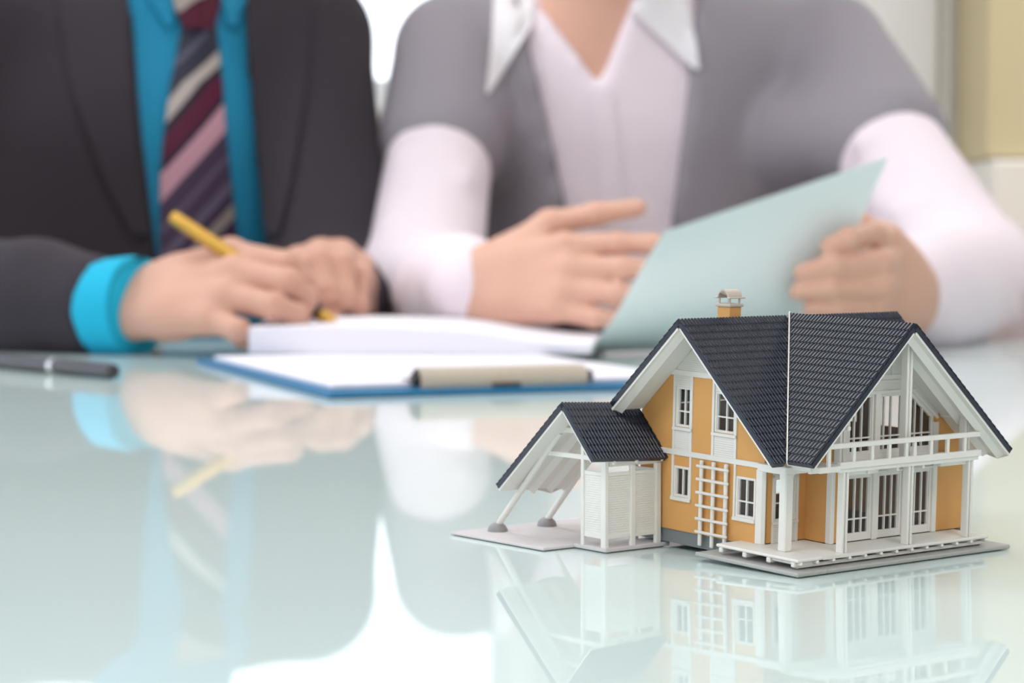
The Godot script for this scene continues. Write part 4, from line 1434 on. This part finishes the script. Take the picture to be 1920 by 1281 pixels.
# ---------------------------------------------------------------- room and furniture
func table() -> void:
	var o := thing("table", "long conference table with a glossy pale green glass top", "table", Transform3D(Basis.IDENTITY, Vector3(0.0, 0, -0.82)))
	var mb := MB.new()
	mb.box(Vector3(-1.5, TOP - 0.012, -1.02), Vector3(1.5, TOP, 1.02), 0.0015)
	part("glass_top", mb, M.table_glass, o)
	mb = MB.new()
	mb.box(Vector3(-1.44, TOP - 0.05, -0.96), Vector3(1.44, TOP - 0.013, 0.96), 0.004)
	part("apron", mb, M.steel, o)
	for x in [-1.38, 1.38]:
		for z in [-0.9, 0.9]:
			mb = MB.new()
			mb.box(Vector3(x - 0.03, 0, z - 0.03), Vector3(x + 0.03, TOP - 0.05, z + 0.03), 0.004)
			part("leg", mb, M.steel, o)

func ceiling_lights() -> void:
	for k in LIGHTS.size():
		var l: Array = LIGHTS[k]
		var c := Vector3(l[0], 2.74, l[1])
		var o := thing("ceiling_light", "square luminous ceiling panel, %s" % l[3], "ceiling light", Transform3D(Basis.IDENTITY, c))
		var mb := MB.new()
		mb.box(Vector3(-0.62, 0.012, -0.62), Vector3(0.62, 0.058, 0.62), 0.004)
		part("frame", mb, M.steel, o)
		mb = MB.new()
		mb.box(Vector3(-0.6, 0.004, -0.6), Vector3(0.6, 0.013, 0.6), 0.0)
		part("diffuser", mb, M.glow, o)
		var a := AreaLight3D.new()
		a.name = "panel_light_%d" % k
		a.area_size = Vector2(1.18, 1.18)
		a.light_energy = l[2]
		a.light_color = Color(1.0, 0.995, 0.99)
		a.shadow_enabled = true
		a.area_range = 12.0
		a.rotation.x = -PI / 2
		a.position = Vector3(0, -0.002, 0)
		o.add_child(a)

func room() -> void:
	var x0 := -3.0
	var x1 := 3.2
	var z0 := -4.5
	var z1 := 2.2
	var h := 2.8
	var mb := MB.new()
	mb.box(Vector3(x0 - 0.2, -0.12, z0 - 0.2), Vector3(x1 + 0.2, 0, z1 + 0.2))
	struct("floor", mb, M.floor)
	mb = MB.new()
	mb.box(Vector3(x0 - 0.2, h, z0 - 0.2), Vector3(x1 + 0.2, h + 0.12, z1 + 0.2))
	struct("ceiling", mb, M.ceiling)
	# back wall with a wide window
	var wx0 := -2.4
	var wx1 := -0.02
	var wy0 := 1.10
	var wy1 := 2.5
	mb = MB.new()
	mb.box(Vector3(x0 - 0.2, 0, z0 - 0.2), Vector3(wx0, h, z0))
	mb.box(Vector3(wx1, 0, z0 - 0.2), Vector3(x1 + 0.2, h, z0))
	mb.box(Vector3(wx0, 0, z0 - 0.2), Vector3(wx1, wy0, z0))
	mb.box(Vector3(wx0, wy1, z0 - 0.2), Vector3(wx1, h, z0))
	struct("wall_back", mb, M.wall)
	window_unit("window_1", Vector3(wx0, wy0, z0 - 0.12), Vector3(wx1, wy1, z0 - 0.06), 3, false)
	mb = MB.new()
	mb.box(Vector3(wx0 - 0.04, wy0 - 0.03, z0 - 0.05), Vector3(wx1 + 0.04, wy0, z0 + 0.1), 0.006)
	struct("trim_1", mb, M.wall)
	# left wall with a long window
	var lz0 := -3.6
	var lz1 := 1.2
	mb = MB.new()
	mb.box(Vector3(x0 - 0.2, 0, z0), Vector3(x0, h, lz0))
	mb.box(Vector3(x0 - 0.2, 0, lz1), Vector3(x0, h, z1))
	mb.box(Vector3(x0 - 0.2, 0, lz0), Vector3(x0, 0.85, lz1))
	mb.box(Vector3(x0 - 0.2, 2.5, lz0), Vector3(x0, h, lz1))
	struct("wall_left", mb, M.wall)
	window_unit("window_2", Vector3(x0 - 0.12, 0.85, lz0), Vector3(x0 - 0.06, 2.5, lz1), 4, true)
	mb = MB.new()
	mb.box(Vector3(x1, 0, z0), Vector3(x1 + 0.2, h, z1))
	struct("wall_right", mb, M.wall)
	mb = MB.new()
	mb.box(Vector3(x0 - 0.2, 0, z1), Vector3(x1 + 0.2, h, z1 + 0.2))
	struct("wall_front", mb, M.wall)
	# white door with its handle
	mb = MB.new()
	mb.box(Vector3(0.06, 0.005, z0 + 0.002), Vector3(0.855, 2.08, z0 + 0.035), 0.004)
	var d := struct("door_1", mb, M.door)
	mb = MB.new()
	mb.tube(PackedVector3Array([Vector3(0.80, 1.103, z0 + 0.034), Vector3(0.80, 1.103, z0 + 0.085)]), PackedFloat32Array([0.011, 0.011]), 14)
	mb.tube(PackedVector3Array([Vector3(0.812, 1.103, z0 + 0.08), Vector3(0.70, 1.103, z0 + 0.08)]), PackedFloat32Array([0.011, 0.01]), 14)
	part("door_handle", mb, M.steel, d)
	mb = MB.new()
	mb.box(Vector3(0.0, 0, z0), Vector3(0.055, 2.14, z0 + 0.015), 0.004)
	mb.box(Vector3(0.86, 0, z0), Vector3(0.885, 2.14, z0 + 0.015), 0.004)
	mb.box(Vector3(0.055, 2.085, z0), Vector3(0.86, 2.14, z0 + 0.015), 0.004)
	struct("trim_2", mb, M.wall)
	mb = MB.new()
	mb.box(Vector3(x0, 0, z0), Vector3(-0.005, 0.08, z0 + 0.014), 0.003)
	struct("baseboard_back", mb, M.wall)
	# wall cupboard over a sideboard, right of the door
	var o := thing("wall_cupboard", "beige cupboard hung on the back wall beside the white door", "cupboard", Transform3D(Basis.IDENTITY, Vector3(1.52, 0.975, z0 + 0.15)))
	mb = MB.new()
	mb.box(Vector3(-0.622, 0, -0.148), Vector3(0.62, 1.3, 0.13), 0.004)
	part("carcass", mb, M.beige, o)
	for k in 3:
		mb = MB.new()
		mb.box(Vector3(-0.622 + k * 0.414, 0.003, 0.131), Vector3(-0.622 + k * 0.414 + 0.410, 1.297, 0.15), 0.003)
		part("door", mb, M.beige, o)
	o = thing("sideboard", "cream sideboard with a beige lower front standing under the beige cupboard", "sideboard", Transform3D(Basis.IDENTITY, Vector3(1.52, 0, z0 + 0.25)))
	mb = MB.new()
	mb.box(Vector3(-0.622, 0.70, -0.245), Vector3(0.62, 0.972, 0.1), 0.006)
	part("top_drawer", mb, M.cream, o)
	mb = MB.new()
	mb.box(Vector3(-0.61, 0.0, -0.24), Vector3(0.61, 0.70, 0.085), 0.004)
	part("carcass", mb, M.beige_light, o)

func window_unit(called: String, lo: Vector3, hi: Vector3, panes: int, side: bool) -> void:
	var mb := MB.new()
	var ax := 2 if side else 0
	var fw := 0.05
	for e in panes + 1:
		var a := lo
		var b := hi
		var t := lerpf(lo[ax], hi[ax], float(e) / panes)
		a[ax] = maxf(lo[ax], t - fw / 2)
		b[ax] = minf(hi[ax], t + fw / 2)
		mb.box(a, b, 0.004)
	var c := hi
	c.y = lo.y + fw
	mb.box(lo, c, 0.004)
	c = lo
	c.y = hi.y - fw
	mb.box(c, hi, 0.004)
	var o := struct(called, mb, M.frame)
	for e in panes:
		var g := MB.new()
		var a := lo
		var b := hi
		a[ax] = lerpf(lo[ax], hi[ax], float(e) / panes) + fw / 2
		b[ax] = lerpf(lo[ax], hi[ax], float(e + 1) / panes) - fw / 2
		a.y += fw
		b.y -= fw
		var th := 0 if side else 2
		var mid := (a[th] + b[th]) / 2
		a[th] = mid
		b[th] = mid
		if side:
			g.quad(Vector3(mid, a.y, a.z), Vector3(mid, b.y, a.z), Vector3(mid, b.y, b.z), Vector3(mid, a.y, b.z))
		else:
			g.quad(Vector3(a.x, a.y, mid), Vector3(b.x, a.y, mid), Vector3(b.x, b.y, mid), Vector3(a.x, b.y, mid))
		part("pane", g, M.pane, o)

func tie_texture(knot: bool) -> ImageTexture:
	var w := 96
	var h := 512
	var im := Image.create(w, h, false, Image.FORMAT_RGB8)
	# stripes by their place down the tie (0 top .. 1 end), each leaning up to the wearer's left
	var st := [[0.0, 0.27, Color(0.20, 0.20, 0.27)], [0.08, 0.13, Color(0.36, 0.36, 0.44)], [0.27, 0.355, Color(0.74, 0.70, 0.68)], [0.355, 0.40, Color(0.16, 0.13, 0.2)], [0.40, 0.50, Color(0.36, 0.10, 0.22)], [0.50, 0.53, Color(0.17, 0.13, 0.22)], [0.53, 0.63, Color(0.82, 0.62, 0.68)], [0.63, 0.71, Color(0.30, 0.24, 0.34)], [0.71, 0.735, Color(0.42, 0.37, 0.46)], [0.735, 0.80, Color(0.30, 0.24, 0.34)], [0.80, 0.84, Color(0.44, 0.39, 0.47)], [0.84, 0.88, Color(0.27, 0.2, 0.31)], [0.88, 0.93, Color(0.62, 0.58, 0.56)], [0.93, 1.6, Color(0.27, 0.2, 0.31)]]
	for y in h:
		for x in w:
			var c := 1.0 - float(y) / h + 0.255 * (float(x) / w - 0.5)
			var col := Color(0.2, 0.2, 0.27)
			if knot:
				col = Color(0.36, 0.10, 0.20)
				var e := 1.0 - float(y) / h + 0.5 * (float(x) / w - 0.5)
				if e < 0.36:
					col = Color(0.72, 0.66, 0.64)
				elif e < 0.42:
					col = Color(0.2, 0.13, 0.2)
			else:
				for s in st:
					if c >= s[0] and c < s[1]:
						col = s[2]
			var n := 0.94 + 0.06 * float((x * 7 + y * 3) % 5) / 4.0
			im.set_pixel(x, y, Color(col.r * n, col.g * n, col.b * n))
	return ImageTexture.create_from_image(im)

func materials() -> void:
	M.white = mat("white plastic", Color(0.925, 0.915, 0.89), 0.5, 0.4)
	M.orange = mat("orange plastic", Color(0.875, 0.655, 0.40), 0.55, 0.35)
	M.roof = mat("dark slate plastic", Color(0.085, 0.12, 0.19), 0.22, 0.5)
	M.grey = mat("grey plastic", Color(0.70, 0.70, 0.69), 0.6, 0.4)
	M.foundation = mat("foundation grey plastic", Color(0.50, 0.52, 0.53), 0.6, 0.4)
	M.paving = mat("paving plastic", Color(0.83, 0.81, 0.815), 0.6, 0.4)
	M.dome = mat("footing grey plastic", Color(0.60, 0.59, 0.60), 0.6, 0.4)
	M.cap = mat("sand grey plastic", Color(0.80, 0.755, 0.71), 0.55, 0.4)
	M.inside = mat("brown plastic", Color(0.35, 0.24, 0.2), 0.8, 0.2)
	M.pane = mat("window glass", Color(1, 1, 1, 0.02), 0.02, 0.18)
	M.pane.transparency = BaseMaterial3D.TRANSPARENCY_ALPHA
	M.skin = mat("skin", Color(0.82, 0.635, 0.56), 0.55, 0.4)
	M.skin_light = mat("fair skin", Color(0.86, 0.68, 0.60), 0.55, 0.4)
	for s in [M.skin, M.skin_light]:
		s.subsurf_scatter_enabled = true
		s.subsurf_scatter_strength = 0.15
	M.suit = cloth("charcoal suiting", Color(0.245, 0.225, 0.25), 0.95, 0.35)
	M.blue_shirt = cloth("turquoise shirting", Color(0.18, 0.57, 0.73), 0.85, 0.2)
	M.cyan_cuff = cloth("turquoise cuff", Color(0.16, 0.70, 0.84), 0.85, 0.2)
	M.knit = cloth("grey knit", Color(0.60, 0.575, 0.61), 0.95, 0.4)
	M.pink_shirt = cloth("pale pink shirting", Color(0.94, 0.89, 0.925), 0.9, 0.2)
	M.white_cloth = cloth("white collar cloth", Color(0.95, 0.94, 0.96), 0.9, 0.2)
	M.tie = mat("striped silk", Color.WHITE, 0.6, 0.4)
	M.tie.albedo_texture = tie_texture(false)
	M.tie.texture_repeat = false
	M.knot = mat("striped silk knot", Color.WHITE, 0.6, 0.4)
	M.knot.albedo_texture = tie_texture(true)
	M.knot.texture_repeat = false
	M.dark_hair = mat("dark hair", Color(0.2, 0.15, 0.12), 0.6, 0.4)
	M.brown_hair = mat("brown hair", Color(0.36, 0.25, 0.17), 0.6, 0.4)
	M.eye = mat("eye", Color(0.85, 0.83, 0.8), 0.2, 0.5)
	M.gold = mat("gold metal", Color(0.82, 0.64, 0.30), 0.35, 0.5, 0.75)
	M.black = mat("black plastic", Color(0.1, 0.09, 0.1), 0.4, 0.5)
	M.pen_grey = mat("dark grey lacquer", Color(0.24, 0.22, 0.24), 0.35, 0.5)
	M.silver = mat("silver metal", Color(0.85, 0.84, 0.84), 0.3, 0.5, 0.8)
	M.brass = mat("brass coloured metal", Color(0.80, 0.75, 0.685), 0.45, 0.5, 0.3)
	M.dark_metal = mat("dark metal", Color(0.3, 0.29, 0.3), 0.4, 0.5, 0.7)
	M.blue_board = mat("blue board", Color(0.0, 0.44, 0.63), 0.4, 0.5)
	M.paper = mat("white paper", Color(0.94, 0.93, 0.965), 0.9, 0.2)
	M.sheet = mat("pale sheet", Color(0.915, 0.955, 0.96), 0.85, 0.25)
	M.sheet.backlight_enabled = true
	M.sheet.backlight = Color(0.3, 0.32, 0.32)
	M.table_glass = mat("pale green glass", Color(0.84, 0.905, 0.90), 0.02, 0.28)
	M.steel = mat("brushed steel", Color(0.7, 0.7, 0.71), 0.35, 0.5, 0.8)
	M.chair_white = mat("white leather", Color(0.86, 0.85, 0.85), 0.5, 0.4)
	M.wall = mat("white wall paint", Color(0.935, 0.94, 0.945), 0.9, 0.2)
	M.ceiling = mat("grey white ceiling board", Color(0.76, 0.76, 0.77), 0.9, 0.2)
	M.door = mat("white door paint", Color(0.94, 0.945, 0.955), 0.6, 0.3)
	M.frame = mat("white window frame", Color(0.92, 0.92, 0.92), 0.5, 0.4)
	M.floor = mat("pale floor", Color(0.78, 0.72, 0.63), 0.4, 0.4)
	M.beige = mat("beige laminate", Color(0.80, 0.745, 0.60), 0.5, 0.4)
	M.beige_light = mat("light beige laminate", Color(0.86, 0.80, 0.63), 0.5, 0.4)
	M.cream = mat("cream laminate", Color(0.92, 0.90, 0.87), 0.5, 0.4)
	M.glow = mat("luminous panel", Color(0.95, 0.95, 0.95), 0.6, 0.2)
	M.glow.emission_enabled = true
	M.glow.emission = Color(1.0, 0.995, 0.99)
	M.glow.emission_energy_multiplier = 1.5
